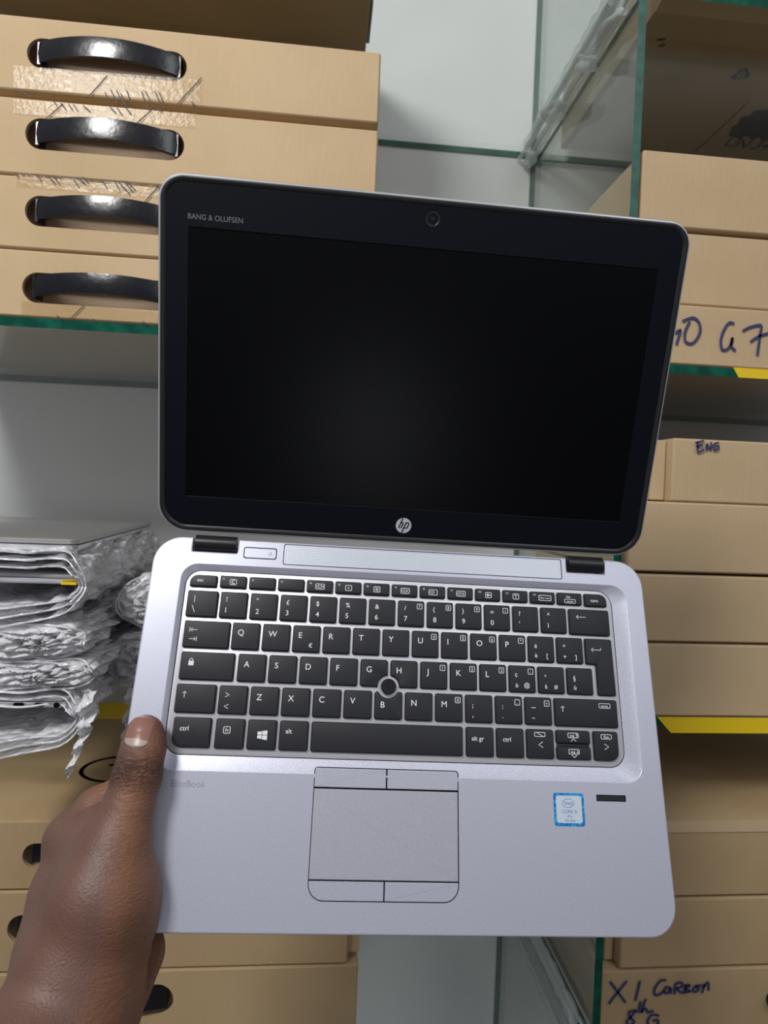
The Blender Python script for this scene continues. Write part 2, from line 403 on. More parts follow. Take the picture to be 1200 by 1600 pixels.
child_strokes(b2, o2, 'pen_strokes', jl(99, 164, 73, 187, 84, 159, 90, 166, 96, 163, 104, 172, 108, 164, 114, 173, 116, 165, 122, 174, 131, 166, 142, 176, 172, 168, 182, 178, 184, 170, 192, 182, 196, 168, 206, 180, 237, 174, 208, 199, 228, 168, 236, 172, 246, 170, 254, 176, 306, 168, 313, 176), 1.5, M['inkblack'])
child_strokes(b3, o3, 'pen_strokes', jl(25, 271, 29, 277, 58, 273, 65, 283, 76, 275, 86, 287, 84, 276, 94, 288, 116, 282, 124, 293, 122, 279, 134, 288, 130, 278, 139, 287, 160, 282, 168, 295, 180, 284, 188, 299, 186, 285, 203, 304, 194, 284, 208, 300, 200, 286, 212, 298, 248, 292, 220, 325, 245, 290, 256, 302), 1.6, M['inkblack'])
child_strokes(b4, o4, 'pen_strokes', jl(132, 478, 112, 498, 90, 494, 96, 499, 146, 499, 152, 504, 224, 503, 230, 508), 1.5, M['inkblack'])

def top_box(label, x0, x1, y0, y1, z0, z1, cham=.03):
    ox, oy = (x0 + x1) / 2, (y0 + y1) / 2
    root = empty('cardboard_box', (ox, oy, z0 + H0)); tag(root, label, 'box')
    bm = bmesh.new(); X0, X1, Y0, Y1, Z = x0 - ox, x1 - ox, y0 - oy, y1 - oy, z1 - z0
    prof = [(Y0, .018), (Y0 + cham * .5, .0065), (Y0 + cham, .0), (Y0 + cham + .002, .0022), (Y1, .0022), (Y1, Z), (Y0, Z)]
    A = [bm.verts.new((X0, y, z)) for y, z in prof]; B = [bm.verts.new((X1, y, z)) for y, z in prof]
    for i in range(len(prof)):
        j = (i + 1) % len(prof); bm.faces.new((A[i], A[j], B[j], B[i]))
    bm.faces.new(A[::-1]); bm.faces.new(B)
    link('box_body', bm, M['card3'], root)
    return root, (ox, oy, z0)
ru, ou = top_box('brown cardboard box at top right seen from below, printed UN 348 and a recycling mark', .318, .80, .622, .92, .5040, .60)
# print on its underside
bm = bmesh.new(); fb = lambda u, v, w: (u - ou[0], v - ou[1], -w + .0020)
def under(px_, py_): p = atZ(px_, py_, .5062); return (p.x, p.y)
ub = [under(*q) for q in ((1138, 212), (1143, 198), (1153, 193), (1158, 182), (1172, 180), (1178, 172), (1240, 168), (1240, 222), (1190, 219), (1186, 213), (1176, 219), (1166, 211), (1158, 217))]
poly = [bm.verts.new(fb(u, v, .0003)) for u, v in ub]; bm.faces.new(poly)
def mk(name):
    global bm
    bmesh.ops.solidify(bm, geom=bm.faces[:], thickness=.0001); link(name, bm, M['print_dark'], ru); bm = bmesh.new()
mk('battery_pictogram')
x_, y_ = under(1127, 229)
def ft(u, v, w): return fb(x_ + u, y_ - v, w)
text(bm, 'UN 3481', 0, .002, .030, ft, z=.0003, sx=.78); mk('printed_lettering')
for i in range(16):                                      # dashed border
    a = Vector(under(1170, 158)); b = Vector(under(1085, 238)); p = a.lerp(b, i / 16); q = a.lerp(b, (i + .55) / 16)
    stroke(bm, [(p.x, p.y), (q.x, q.y)], .0022, fb, z=.0003)
mk('dashed_border')
rc = Vector(under(1158, 116))
for k in range(3):                                       # chasing-arrows mark
    an = k * 2.094 + .3; c0 = rc + Vector((math.cos(an), math.sin(an))) * .012; c1 = rc + Vector((math.cos(an + 2.094), math.sin(an + 2.094))) * .012
    stroke(bm, [c0.lerp(c1, .08), c0.lerp(c1, .8)], .0028, fb, z=.0003)
    d = (c1 - c0).normalized(); nn = Vector((-d.y, d.x)); t_ = c0.lerp(c1, .95)
    bm.faces.new([bm.verts.new(fb(p.x, p.y, .0003)) for p in (t_, t_ - d * .006 + nn * .004, t_ - d * .006 - nn * .004)])
text(bm, '20', rc.x - .006, rc.y - .003, .009, lambda u, v, w: fb(u, 2 * rc.y - v, w), z=.0003)
mk('recycling_mark')
stroke(bm, [under(1028, 62), under(1040, 60)], .003, fb, z=.0003); stroke(bm, [under(1030, 72), under(1038, 70)], .003, fb, z=.0003)
mk('printed_dashes')
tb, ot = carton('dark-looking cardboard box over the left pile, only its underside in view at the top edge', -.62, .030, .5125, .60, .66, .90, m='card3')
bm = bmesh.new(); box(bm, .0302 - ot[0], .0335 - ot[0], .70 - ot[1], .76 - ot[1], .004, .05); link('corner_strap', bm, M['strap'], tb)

# right pile on the middle shelf
r1, q1 = carton('wide cardboard box topping the upper right pile, behind the green divider edge', .2965, .72, .2755, .3480, YF, .90)
r2, q2 = carton('plain cardboard box in the middle of the upper right pile, beside the lid corner', .300, .72, .2025, .2725, YF + .003, .90)
r3, q3 = carton('cardboard box marked G7 in blue marker, bottom of the upper right pile', .300, .72, .1430, .2015, YF, .90)
bm = bmesh.new(); box(bm, .2955 - q1[0], .2975 - q1[0], .636 - q1[1], .6375 - q1[1], .001, .072); link('taped_seam', bm, M['card_in'], r1)
child_strokes(r3, q3, 'handwriting', [
    [(1046, 503), (1050, 520), (1062, 516)], [(1062, 518), (1056, 538)], [(1066, 502), (1081, 497), (1090, 503), (1093, 515), (1089, 528), (1080, 537), (1070, 534), (1069, 520), (1076, 504)],
    [(1145, 506), (1138, 505), (1130, 516), (1125, 532), (1127, 546), (1135, 546), (1142, 536), (1143, 528), (1141, 540), (1147, 548)],
    [(1160, 517), (1170, 512), (1181, 509), (1188, 510), (1186, 525), (1182, 555)], [(1172, 534), (1184, 526), (1200, 521)]], 4.4, M['marker'])
# right pile on the lower shelf
r4, q4 = carton('cardboard box marked ENG in blue marker, smaller and set right, top of its pile', .3415, .72, .0085, .0712, YF + .001, .88)
bm = bmesh.new(); plain_box(bm, .3255 - q4[0], .3405 - q4[0], .632 - q4[1], .86 - q4[1], .001, .061, .001); link('side_flap', bm, M['card'], r4)
r5, q5 = carton('plain cardboard box directly under the ENG box', .300, .72, -.0612, .0080, YF, .90)
r6, q6 = carton('plain cardboard box third from top of the pile under the ENG box', .300, .72, -.1303, -.0640, YF, .90)
r7, q7 = carton('plain cardboard box at the base of the ENG pile, on the yellow-taped shelf', .300, .72, -.2045, -.1325, YF, .90)
def blk(cx, cy, s, segs): return [[(cx + x * s, cy + y * s) for x, y in g] for g in segs]
child_strokes(r4, q4, 'handwriting', [
    [(1086, 692), (1098, 689)], [(1089, 692), (1089, 706), (1098, 703)], [(1088, 698), (1096, 696)],
    [(1102, 703), (1103, 694), (1108, 702), (1110, 692)], [(1121, 692), (1115, 694), (1113, 699), (1116, 703), (1121, 701), (1121, 697), (1117, 698)]], 3.4, M['marker'])
# right pile at the bottom
r8, q8 = carton('upper box of the bottom right pile, with its flat brown top in view', .300, .72, -.3860, -.3105, YF, .90, m='card2')
bm = bmesh.new(); box(bm, .300 - q8[0], .72 - q8[0], YF - q8[1] - .0012, YF - q8[1] + .002, -.3205 + .3860, -.3098 + .3860); link('lid_flap', bm, M['card'], r8)
r9, q9 = carton('plain cardboard box just above the X1 box in the bottom right pile', .3105, .72, -.4580, -.3880, YF, .90, m='card2', rot=0)
bm = bmesh.new(); plain_box(bm, .3005 - q9[0], .3095 - q9[0], .632 - q9[1], .86 - q9[1], .001, .06, .001); link('side_flap', bm, M['card2'], r9)
r10, q10 = carton('cardboard box marked X1 and 8th G in blue marker at bottom right', .2925, .72, -.5310, -.4600, YF, .90, m='card2')
child_strokes(r10, q10, 'handwriting', [
    [(953, 1533), (962, 1545), (976, 1564)], [(978, 1532), (965, 1548), (951, 1566)], [(999, 1532), (996, 1545), (992, 1561)],
    [(1039, 1530), (1031, 1531), (1022, 1544), (1023, 1553), (1030, 1552), (1036, 1547)],
    [(1046, 1542), (1040, 1541), (1037, 1548), (1042, 1550), (1047, 1543), (1047, 1550)],
    [(1053, 1551), (1055, 1536), (1064, 1534), (1065, 1540), (1056, 1543), (1067, 1550), (1070, 1538)], [(1070, 1538), (1077, 1538), (1070, 1543), (1077, 1547), (1070, 1549)],
    [(1085, 1540), (1081, 1546), (1086, 1548), (1091, 1543), (1086, 1539), (1095, 1538)], [(1096, 1549), (1099, 1537)], [(1098, 1541), (1105, 1533), (1106, 1545)],
    [(1000, 1564), (997, 1580)], [(1008, 1560), (1001, 1580), (1006, 1574), (1009, 1576), (1011, 1580), (1019, 1578)],
    [(992, 1577), (982, 1580), (984, 1588), (990, 1595), (984, 1600), (978, 1596), (984, 1588), (993, 1578)],
    [(1028, 1585), (1018, 1584), (1011, 1594), (1015, 1602), (1026, 1600), (1027, 1592), (1020, 1593)]], 4.0, M['marker'])
bm = bmesh.new(); o_ = rrect(1196, 1548, 1240, 1574, 12, 6)
pp = [atY(p.x, p.y, YF) for p in o_]; vv = [bm.verts.new((p.x - q10[0], YF - q10[1] - .0008, p.z - q10[2])) for p in pp]; bm.faces.new(vv)
r_ = bmesh.ops.extrude_face_region(bm, geom=bm.faces[:]); bmesh.ops.translate(bm, vec=(0, -.006, 0), verts=[g for g in r_['geom'] if isinstance(g, bmesh.types.BMVert)])
link('handle', bm, M['strap'], r10)
# left pile at the bottom
G2 = 'handled boxes stacked on the bottom left shelf'
c1, w1 = handled_box('top handled box of the bottom left pile, its shaded lid marked with a black ring', -.46, .036, -.3690, -.3050, -.2597, -.128, -.3375, .023, m='card2', group=G2)
c2, w2 = handled_box('second handled box of the bottom left pile, behind the wrist', -.46, .040, -.4452, -.3700, -.2712, -.1345, -.405, .026, m='card2', group=G2)
c3, w3 = handled_box('third handled box down the bottom left pile, slot end showing right of the wrist', -.46, .0505, -.5310, -.4462, -.26, -.1215, -.4748, .030, m='card2', group=G2)
bm = bmesh.new(); box(bm, .0372 - w2[0], .0392 + .012 - w2[0], .628 - w2[1], .80 - w2[1], .006, .07); link('side_flap', bm, M['card2'], c2)
bm = bmesh.new(); ft2 = lambda u, v, w: (u - w1[0], v - w1[1], .0640 + w)
cc = Vector((-.208, .735)); stroke(bm, [(cc.x + .040 * math.cos(t * math.pi / 20), cc.y + .034 * math.sin(t * math.pi / 20)) for t in range(41)], .0042, ft2, z=.0006)
stroke(bm, [(-.222, .744), (-.190, .746), (-.205, .715)], .0042, ft2, z=.0006)
bmesh.ops.solidify(bm, geom=bm.faces[:], thickness=.0002); link('marker_ring', bm, M['inkblack'], c1)

# ------------------------------------------------------------------ the laptop in the hand (own frame in mm: x right, y down the deck, z out of it)
LM = Matrix(((0.999629, 0.026565, -0.00599), (-0.015045, 0.35539, -0.934597), (-0.022699, 0.93434, 0.355658)))
lap = empty('laptop'); lap.matrix_world = Matrix.Translation((0.053739, 0.418397, -0.024999 + H0)) @ LM.to_4x4()
tag(lap, 'open silver laptop with black screen and dark keys held up by a hand', 'laptop')
D = lambda u, v, w: (u * .001, -v * .001, w * .001)
def Dt(x0, y0): return lambda u, v, w: D(x0 + u, y0 - v, w)
TH = 14.5
# base with hinge notches and openings
out = rpoly([(-155, 219.6), (-155, 6.8), (-132.2, 6.8), (-132.2, 15.6), (-104.6, 15.6), (-104.6, 6.8), (105.2, 6.8), (105.2, 16.2), (130.6, 16.2), (130.6, 6.8), (155, 6.8), (155, 219.6)],
            [16, 17, .4, .8, .8, .4, .4, .8, .8, .4, 17, 16], 8)
bm = bmesh.new()
vs = rings(bm, [(inset(out, .9), 0), (inset(out, .35), -.18), (out, -.8), (out, -9), (inset(out, 1.2), -12), (inset(out, 6), -TH - 2)], D, cap0=False)
well_o = rrect(-136.9, 23.4, 143.2, 141.6, 10, 8)
well_i = rrect(-134.2, 27.0, 134.2, 133.5, 9.5, 8)
pad_h = rpoly([(-48.9, 142.2), (33.2, 142.2), (33.2, 204.2), (-48.9, 204.2)], [1.8, 1.8, 8.5, 8.5], 6)
spk_h = rrect(-76.4, 7.9, 101.8, 21.4, 1.2, 4)
pwr_h = rrect(-100.9, 11.2, -80.4, 18.6, 1.6, 5)
fp_h = rrect(113.8, 148.1, 131.4, 151.6, .3, 2)
floors = []
loops = []
wl = rings(bm, [(well_o, 0), (inset(well_o, .3), -.15)], D, cap0=False, cap1=False)
loops.append(wl[0])
# sloping wall of the keyboard bowl down to the plate
wi = [bm.verts.new(D(p.x, p.y, -2.4)) for p in well_i]
for k in range(len(wi)):
    j = (k + 1) % len(wi); bm.faces.new((wl[1][k], wl[1][j], wi[j], wi[k]))
bm.faces.new(wi).material_index = 1
for h, dep in ((pad_h, -1.0), (spk_h, -.5), (pwr_h, -1.2), (fp_h, -1.4)):
    v2 = rings(bm, [(h, 0), (h, dep)], D, cap0=False, cap1=True, mat=1); loops.append(v2[0])
plate(bm, vs[0], loops)
deck = link('base', bm, [M['silver'], M['gap']], lap, smooth=14)
# keyboard plate
kb = rrect(-133.6, 27.5, 133.6, 133.0, 9, 8)
bm = bmesh.new(); rings(bm, [(kb, -2.45), (kb, -2.1), (inset(kb, .25), -2.0)], D, cap0=False); keyboard = link('keyboard', bm, M['floor_plate'], lap, smooth=30)

KT = .15
def key(poly, legends=(), extra=None, name='key'):
    bm = bmesh.new()
    rings(bm, [(inset(poly, -.3), -1.9), (inset(poly, -.1), -.5), (inset(poly, .12), KT - .28), (inset(poly, .35), KT - .06), (inset(poly, .6), KT)], D, cap0=False)
    for s, x, y, sz in legends: text(bm, s, x, y, sz, lambda u, v, w, x=x, y=y: D(u, 2 * y - v, w), z=KT + .03, mat=1)
    if extra: extra(bm)
    # legends face outward
    return link(name, bm, [M['key'], M['legend']], keyboard, smooth=30)
def krect(x0, y0, x1, y1, r=.9): return rrect(x0, y0, x1, y1, r, 3)
PX, PY = 18.04, 18.333
KW, KH = 16.0, 15.6
Y1, Y2, Y3, Y4, Y5 = 40.1, 58.4, 76.75, 95.1, 113.45
def L1(s, x, y): return [(s, x + 3.4, y + 7.5, 4.8)]
def L2(a, b, x, y): return [(a, x + 3.6, y + 6.0, 4.0), (b, x + 3.6, y + 12.6, 4.3)]
def fr(bm, x, y, s, w=3.3, h=3.4, ts=2.5):
    frame(bm, x, y, x + w, y + h, .32, .6, D, z=KT + .03, mat=1)
    text(bm, s, x + w / 2, y + h / 2, ts, lambda u, v, w_: D(u, 2 * (y + h / 2) - v - (-ts * .36), w_), z=KT + .03, mat=1, align='C')
def SK(bm, pts, w=.32): stroke(bm, pts, w, D, z=KT + .03, mat=1)
def arrow(bm, x, y, dx, dy, L=3.4, h=1.1):
    SK(bm, [(x - dx * L / 2, y - dy * L / 2), (x + dx * L / 2, y + dy * L / 2)])
    t = (x + dx * L / 2, y + dy * L / 2)
    SK(bm, [(t[0] - dx * h - dy * h, t[1] - dy * h - dx * h), t, (t[0] - dx * h + dy * h, t[1] - dy * h + dx * h)])
# function row
fw = 17.6
def fleg(i):
    def g(bm):
        x = -113.2 + fw * (i - 1); y = 30.1
        text(bm, 'f%d' % i, x + 1.6, y + 2.6, 1.5, Dt(0, 0) if False else (lambda u, v, w: D(u, 2 * (y + 2.6) - v, w)), z=KT + .03, mat=1)
        if i in (2, 3): return
        w = {4: 5.6, 7: 5.6, 8: 5.6, 9: 5.8, 12: 8.2}.get(i, 4.1); cx = x + (8.0 if i != 12 else 9.2); cy = y + 3.9
        frame(bm, cx - w / 2, cy - 1.8, cx + w / 2, cy + 1.8, .34, .7, D, z=KT + .03, mat=1)
        if i == 1: SK(bm, [(cx + .2 + 1.0 * math.cos(a), cy + 1.0 * math.sin(a)) for a in [1.0 + k * .45 for k in range(10)]], .5)
        if i == 4: frame(bm, cx - 1.2, cy - .9, cx + 1.2, cy + .9, .3, .3, D, z=KT + .03, mat=1); SK(bm, [(cx - 1.9, cy - .6), (cx - 1.9, cy + .6)]); SK(bm, [(cx + 1.9, cy - .6), (cx + 1.9, cy + .6)])
        if i in (5, 6):
            SK(bm, [(cx + .4 * math.cos(a), cy + .4 * math.sin(a)) for a in [k * .8 for k in range(9)]], .3)
            if i == 6:
                for k in range(8): SK(bm, [(cx + .7 * math.cos(k * .785), cy + .7 * math.sin(k * .785)), (cx + 1.2 * math.cos(k * .785), cy + 1.2 * math.sin(k * .785))], .22)
        if i in (7, 8, 9):
            SK(bm, [(cx - 1.9, cy - .5), (cx - 1.2, cy - .5), (cx - .3, cy - 1.1), (cx - .3, cy + 1.1), (cx - 1.2, cy + .5), (cx - 1.9, cy + .5), (cx - 1.9, cy - .5)], .3)
            if i == 7: SK(bm, [(cx + .4, cy + .9), (cx + 1.7, cy - .9)], .3); SK(bm, [(cx + .5, cy - .5), (cx + 1.6, cy + .6)], .3)
            if i in (8, 9): SK(bm, [(cx + .5, cy - .6), (cx + .8, cy), (cx + .5, cy + .6)], .3)
            if i == 9: SK(bm, [(cx + 1.3, cy - 1), (cx + 1.8, cy), (cx + 1.3, cy + 1)], .3)
        if i == 10: SK(bm, [(cx - 1.2, cy), (cx + 1.2, cy)], .6); SK(bm, [(cx - .4, cy - .9), (cx - .4, cy + .9)], .6)
        if i == 11: SK(bm, [(cx, cy + .9), (cx, cy - .2)], .35); SK(bm, [(cx - .9, cy - .8), (cx + .9, cy - .8)], .35)
        if i == 12: text(bm, 'bloc num', cx, cy + .55, 1.7, lambda u, v, w_: D(u, 2 * (cy + .55) - v, w_), z=KT + .03, mat=1, align='C')
    return g
key(rpoly([(-131.1, 30.4), (-115.2, 30.4), (-115.2, 37.4), (-131.1, 37.4)], [4.5, .8, .8, .8], 4), [('esc', -126.8, 34.6, 3.0)])
for i in range(1, 13):
    x = -113.2 + fw * (i - 1); key(krect(x, 30.1, x + 15.7, 37.3, .8), extra=fleg(i))
def g_ins(bm):
    frame(bm, 102.2, 33.9, 109.4, 36.6, .3, .6, D, z=KT + .03, mat=1)
    text(bm, 'stamp', 105.8, 35.9, 1.7, lambda u, v, w: D(u, 2 * 35.9 - v, w), z=KT + .03, mat=1, align='C')
key(krect(98.0, 29.9, 113.6, 37.3, .8), [('ins', 103.6, 33.2, 2.4)], g_ins)
key(rpoly([(115.7, 29.9), (129.9, 29.9), (129.9, 37.6), (115.7, 37.6)], [.8, 4.5, .8, .8], 4), [('canc', 119.3, 35.0, 2.9)])
# number row
key(krect(-131.3, Y1, -113.4, Y1 + KH), extra=lambda bm: (SK(bm, [(-126.9, Y1 + 3.2), (-126.9, Y1 + 7.2)]), SK(bm, [(-127.9, Y1 + 9.2), (-126.2, Y1 + 13.2)])))
tops = [('!', '1'), ('"', '2'), ('£', '3'), ('$', '4'), ('%', '5'), ('&', '6'), ('/', '7'), ('(', '8'), (')', '9'), ('=', '0'), ('?', "'"), ('^', 'ì')]
for i, (a, b) in enumerate(tops):
    x = -129.76 + PX * (i + 1)
    g = None
    if 6 <= i <= 9: g = (lambda s, x: (lambda bm: fr(bm, x + 11.4, Y1 + 1.6, s)))({6: '7', 7: '8', 8: '9', 9: '/'}[i], x)
    key(krect(x, Y1, x + KW, Y1 + KH), L2(a, b, x, Y1), g)
key(krect(104.8, Y1, 130.5, Y1 + KH + .3), extra=lambda bm: arrow(bm, 112.2, Y1 + 5, -1, 0, 6, 1.1))
# Q row
def g_tab(bm):
    arrow(bm, -125.0, Y2 + 5.4, -1, 0, 3.6, .9); SK(bm, [(-127.4, Y2 + 4.2), (-127.4, Y2 + 6.6)])
    arrow(bm, -125.4, Y2 + 10.8, 1, 0, 3.6, .9); SK(bm, [(-123.0, Y2 + 9.6), (-123.0, Y2 + 12.0)])
key(krect(-130.8, Y2, -104.3, Y2 + KH), extra=g_tab)
for i, s in enumerate('QWERTYUIOP'):
    x = -102.67 + PX * i; g = None
    if i >= 6: g = (lambda t, x: (lambda bm: fr(bm, x + 11.4, Y2 + 1.6, t)))({6: '4', 7: '5', 8: '6', 9: '*'}[i], x)
    lg = L1(s, x, Y2)
    if s == 'E': lg.append(('€', x + 9.6, Y2 + 13, 3.6))
    key(krect(x, Y2, x + KW, Y2 + KH), lg, g)
x = -102.67 + PX * 10; key(krect(x, Y2, x + KW, Y2 + KH), [('é', x + 3.6, Y2 + 7.2, 3.7), ('è', x + 3.6, Y2 + 13, 3.7), ('[', x + 11, Y2 + 13, 3.7)])
x += PX; key(krect(x, Y2, x + 16.2, Y2 + KH), [('*', x + 3.6, Y2 + 7.0, 3.7), ('+', x + 3.6, Y2 + 13, 3.7), (']', x + 11, Y2 + 13, 3.7)])
def g_ent(bm):
    arrow(bm, 120.4, Y2 + 6.8, -1, 0, 6, 1.1); SK(bm, [(123.4, Y2 + 6.8), (123.4, Y2 + 5.6)])
key(rpoly([(113.9, Y2), (130.7, Y2), (131.1, Y3 + KH), (120.2, Y3 + KH), (120.2, Y2 + KH), (113.9, Y2 + KH)], [.9, .9, .9, .9, .6, .9], 3), extra=g_ent)
# A row
def g_caps(bm):
    q = rrect(-125.8, Y3 + 5.2, -122.8, Y3 + 7.8, .3, 2); f_ = bm.faces.new([bm.verts.new(D(p.x, p.y, KT + .03)) for p in q]); f_.material_index = 1
    SK(bm, [(-125.2, Y3 + 5.3), (-125.2, Y3 + 4.4), (-124.3, Y3 + 3.7), (-123.4, Y3 + 4.4), (-123.4, Y3 + 5.3)], .4)
key(krect(-130.4, Y3, -99.7, Y3 + KH), extra=g_caps)
TPX, TPY = -8.4, 92.2
def cut(poly):
    """key outline scooped out around the pointing stick"""
    n = len(poly); dense = []; R0 = 6.7; c = Vector((TPX, TPY))
    for i in range(n):
        a, b = poly[i], poly[(i + 1) % n]; k = max(1, int((b - a).length / .25))
        for t in range(k): dense.append(a.lerp(b, t / k))
    ins = [(p - c).length < R0 for p in dense]
    if not any(ins): return poly
    s_ = next(i for i in range(len(dense)) if ins[i - 1] and not ins[i])
    dense = dense[s_:] + dense[:s_]; keep = [p for p in dense if (p - c).length >= R0]
    a, b = keep[-1] - c, keep[0] - c; a0 = math.atan2(a.y, a.x); d = (math.atan2(b.y, b.x) - a0 + math.pi) % (2 * math.pi) - math.pi
    arc = [c + Vector((math.cos(a0 + d * k / 16), math.sin(a0 + d * k / 16))) * R0 for k in range(1, 16)]
    o = keep[::3] + [keep[-1]] + arc
    r = [o[0]]
    for p in o[1:]:
        if (p - r[-1]).length > .15: r.append(p)
    return r
for i, s in enumerate('ASDFGHJKL'):
    x = -97.31 + PX * i; g = None; p = krect(x, Y3, x + KW, Y3 + KH)
    if i >= 6: g = (lambda t, x: (lambda bm: fr(bm, x + 11.4, Y3 + 1.6, t)))({6: '1', 7: '2', 8: '3'}[i], x)
    if s in 'GH':
        # cut in a way that keeps the key's own side of the scoop
        d0 = []
        for q in cut(p): d0.append(q)
        p = d0
    key(p, L1(s, x, Y3), g)
x = -97.31 + PX * 9; key(krect(x, Y3, x + KW, Y3 + KH), [('ç', x + 3.4, Y3 + 6.4, 3.7), ('ò', x + 3.4, Y3 + 12.9, 3.7), ('@', x + 8.8, Y3 + 12.6, 3.6)], lambda bm, x=x: fr(bm, x + 11.4, Y3 + 1.6, '-'))
x += PX; key(krect(x, Y3, x + KW, Y3 + KH), [('°', x + 3.6, Y3 + 7.6, 3.7), ('à', x + 3.6, Y3 + 12.9, 3.7), ('#', x + 9.4, Y3 + 12.9, 3.7)])
x += PX; key(krect(x, Y3, x + KW - .2, Y3 + KH), [('§', x + 3.6, Y3 + 7.4, 3.7), ('ù', x + 3.6, Y3 + 12.9, 3.7)])
# Z row
key(krect(-130.6, Y4, -108.3, Y4 + KH), extra=lambda bm: arrow(bm, -125.8, Y4 + 5.8, 0, -1, 3.4, 1.0))
def lt(bm, x, y, s, h=1.1, wd=2.2): SK(bm, [(x + s * wd / 2, y - h), (x - s * wd / 2, y), (x + s * wd / 2, y + h)], .38)
x = -106.26; key(krect(x, Y4, x + KW, Y4 + KH), extra=lambda bm, x=x: (lt(bm, x + 4.8, Y4 + 5.2, -1), lt(bm, x + 4.6, Y4 + 11.6, 1)))
for i, s in enumerate('ZXCVBNM'):
    x = -106.26 + PX * (i + 1); p = krect(x, Y4, x + KW, Y4 + KH)
    if s == 'B': p = cut(p)
    y_ = Y4 + (1.6 if s == 'B' else 0)
    key(p, L1(s, x, y_), (lambda bm, x=x: fr(bm, x + 11.4, Y4 + 1.6, '0')) if s == 'M' else None)
x = -106.26 + PX * 8; key(krect(x, Y4, x + KW, Y4 + KH), [(';', x + 3.8, Y4 + 7.2, 4), (',', x + 3.8, Y4 + 12.6, 4)])
x += PX; key(krect(x, Y4, x + KW, Y4 + KH), [(':', x + 3.8, Y4 + 7.2, 4), ('.', x + 3.8, Y4 + 12.6, 4)], lambda bm, x=x: fr(bm, x + 11.4, Y4 + 1.6, '.'))
x += PX; key(krect(x, Y4, x + KW, Y4 + KH), extra=lambda bm, x=x: (SK(bm, [(x + 3.6, Y4 + 6), (x + 6.2, Y4 + 6)]), SK(bm, [(x + 3.8, Y4 + 12), (x + 5.4, Y4 + 12)]), fr(bm, x + 11.4, Y4 + 1.6, '+')))
def g_rs(bm):
    arrow(bm, 96.9, Y4 + 6, 0, -1, 3.2, 1.0); frame(bm, 119.4, Y4 + 2, 126.6, Y4 + 4.9, .3, .7, D, z=KT + .03, mat=1)
    text(bm, 'pausa', 123, Y4 + 4.2, 2.0, lambda u, v, w: D(u, 2 * (Y4 + 4.2) - v, w), z=KT + .03, mat=1, align='C')
key(krect(92.2, Y4, 130.8, Y4 + KH + .2), extra=g_rs)
# bottom row
key(rpoly([(-129.7, Y5), (-108.9, Y5), (-108.9, Y5 + KH + .2), (-129.7, Y5 + KH + .2)], [.9, .9, .9, 5], 4), [('ctrl', -125.9, Y5 + 7.1, 3.7)])
def g_fn(bm):
    x = -106.08; frame(bm, x + 4.3, Y5 + 4.1, x + 8.3, Y5 + 8.0, .35, .8, D, z=KT + .03, mat=1)
    text(bm, 'fn', x + 6.3, Y5 + 6.9, 2.6, lambda u, v, w: D(u, 2 * (Y5 + 6.9) - v, w), z=KT + .03, mat=1, align='C')
x = -106.08; key(krect(x, Y5, x + KW, Y5 + KH + .3), extra=g_fn)
x += PX
def g_win(bm, x=x):
    cx, cy = x + 8.2, Y5 + 8.2
    for (a, b, c, d, s0, s1) in ((-2.6, -.15, -2.1, -.15, .45, .05), (.15, 2.9, -2.5, -.15, 0, 0), (-2.6, -.15, .15, 2.1, 0, 0), (.15, 2.9, .15, 2.5, 0, 0)):
        t = .35
        q = [(a, c + (t if a < 0 else 0.25) * (c < 0)), (b, c + (0.05 if a < 0 else -.1) * (c < 0)), (b, d - (.05 if a < 0 else -.1) * (c > 0)), (a, d - (t if a < 0 else .25) * (c > 0))]
        f_ = bm.faces.new([bm.verts.new(D(cx + u, cy + v, KT + .03)) for u, v in q]); f_.material_index = 1
key(krect(x, Y5, x + KW, Y5 + KH + .3), extra=g_win)
x += PX; key(krect(x, Y5, x + KW, Y5 + KH + .3), [('alt', x + 3.4, Y5 + 6.8, 3.6)])
key(krect(-51.9, Y5, 35.9, Y5 + KH + .4))
x = -106.08 + PX * 8; key(krect(x, Y5, x + KW, Y5 + KH + .4), [('alt gr', x + 3.0, Y5 + 7.3, 3.5)])
x += PX; key(krect(x, Y5, x + KW, Y5 + KH + .4), [('ctrl', x + 3.6, Y5 + 7.3, 3.6)])
x += PX
def g_l(bm, x=x):
    frame(bm, x + 4.4, Y5 + 1.4, x + 11, Y5 + 4, .32, .5, D, z=KT + .03, mat=1); SK(bm, [(x + 6.2, Y5 + 1.9), (x + 9.2, Y5 + 3.5)]); lt(bm, x + 8, Y5 + 8.4, 1, 1.5, 2.4)
key(krect(x, Y5, x + KW, Y5 + KH + .4), extra=g_l)
x += PX
def g_pg(up, x=x):
    def g(bm):
        y = Y5 + (1.2 if up else 10.3)
        frame(bm, x + 6.6, y, x + 13.2, y + 2.9, .32, .7, D, z=KT + .03, mat=1)
        text(bm, 'pag', x + 9.3, y + 2.1, 2.0, lambda u, v, w: D(u, 2 * (y + 2.1) - v, w), z=KT + .03, mat=1, align='C')
        d = 1 if up else -1; arrow(bm, x + 12.1, y + 1.45, 0, -d, 1.6, .5)
        yy = y + (4.0 if up else 4.0); SK(bm, [(x + 8.6, yy + .6 * d), (x + 10, yy - .6 * d), (x + 11.4, yy + .6 * d)], .38)
    return g
key(krect(x, Y5, x + 20.2, Y5 + 7.1), extra=g_pg(True)); key(krect(x, Y5 + 9.0, x + 20.2, Y5 + KH + .4), extra=g_pg(False))
bm = bmesh.new(); q = krect(x + .3, Y5 + 6.5, x + 19.9, Y5 + 9.5, .2); rings(bm, [(q, -1.9), (q, -1.2)], D); link('key_divider', bm, M['key'], keyboard)
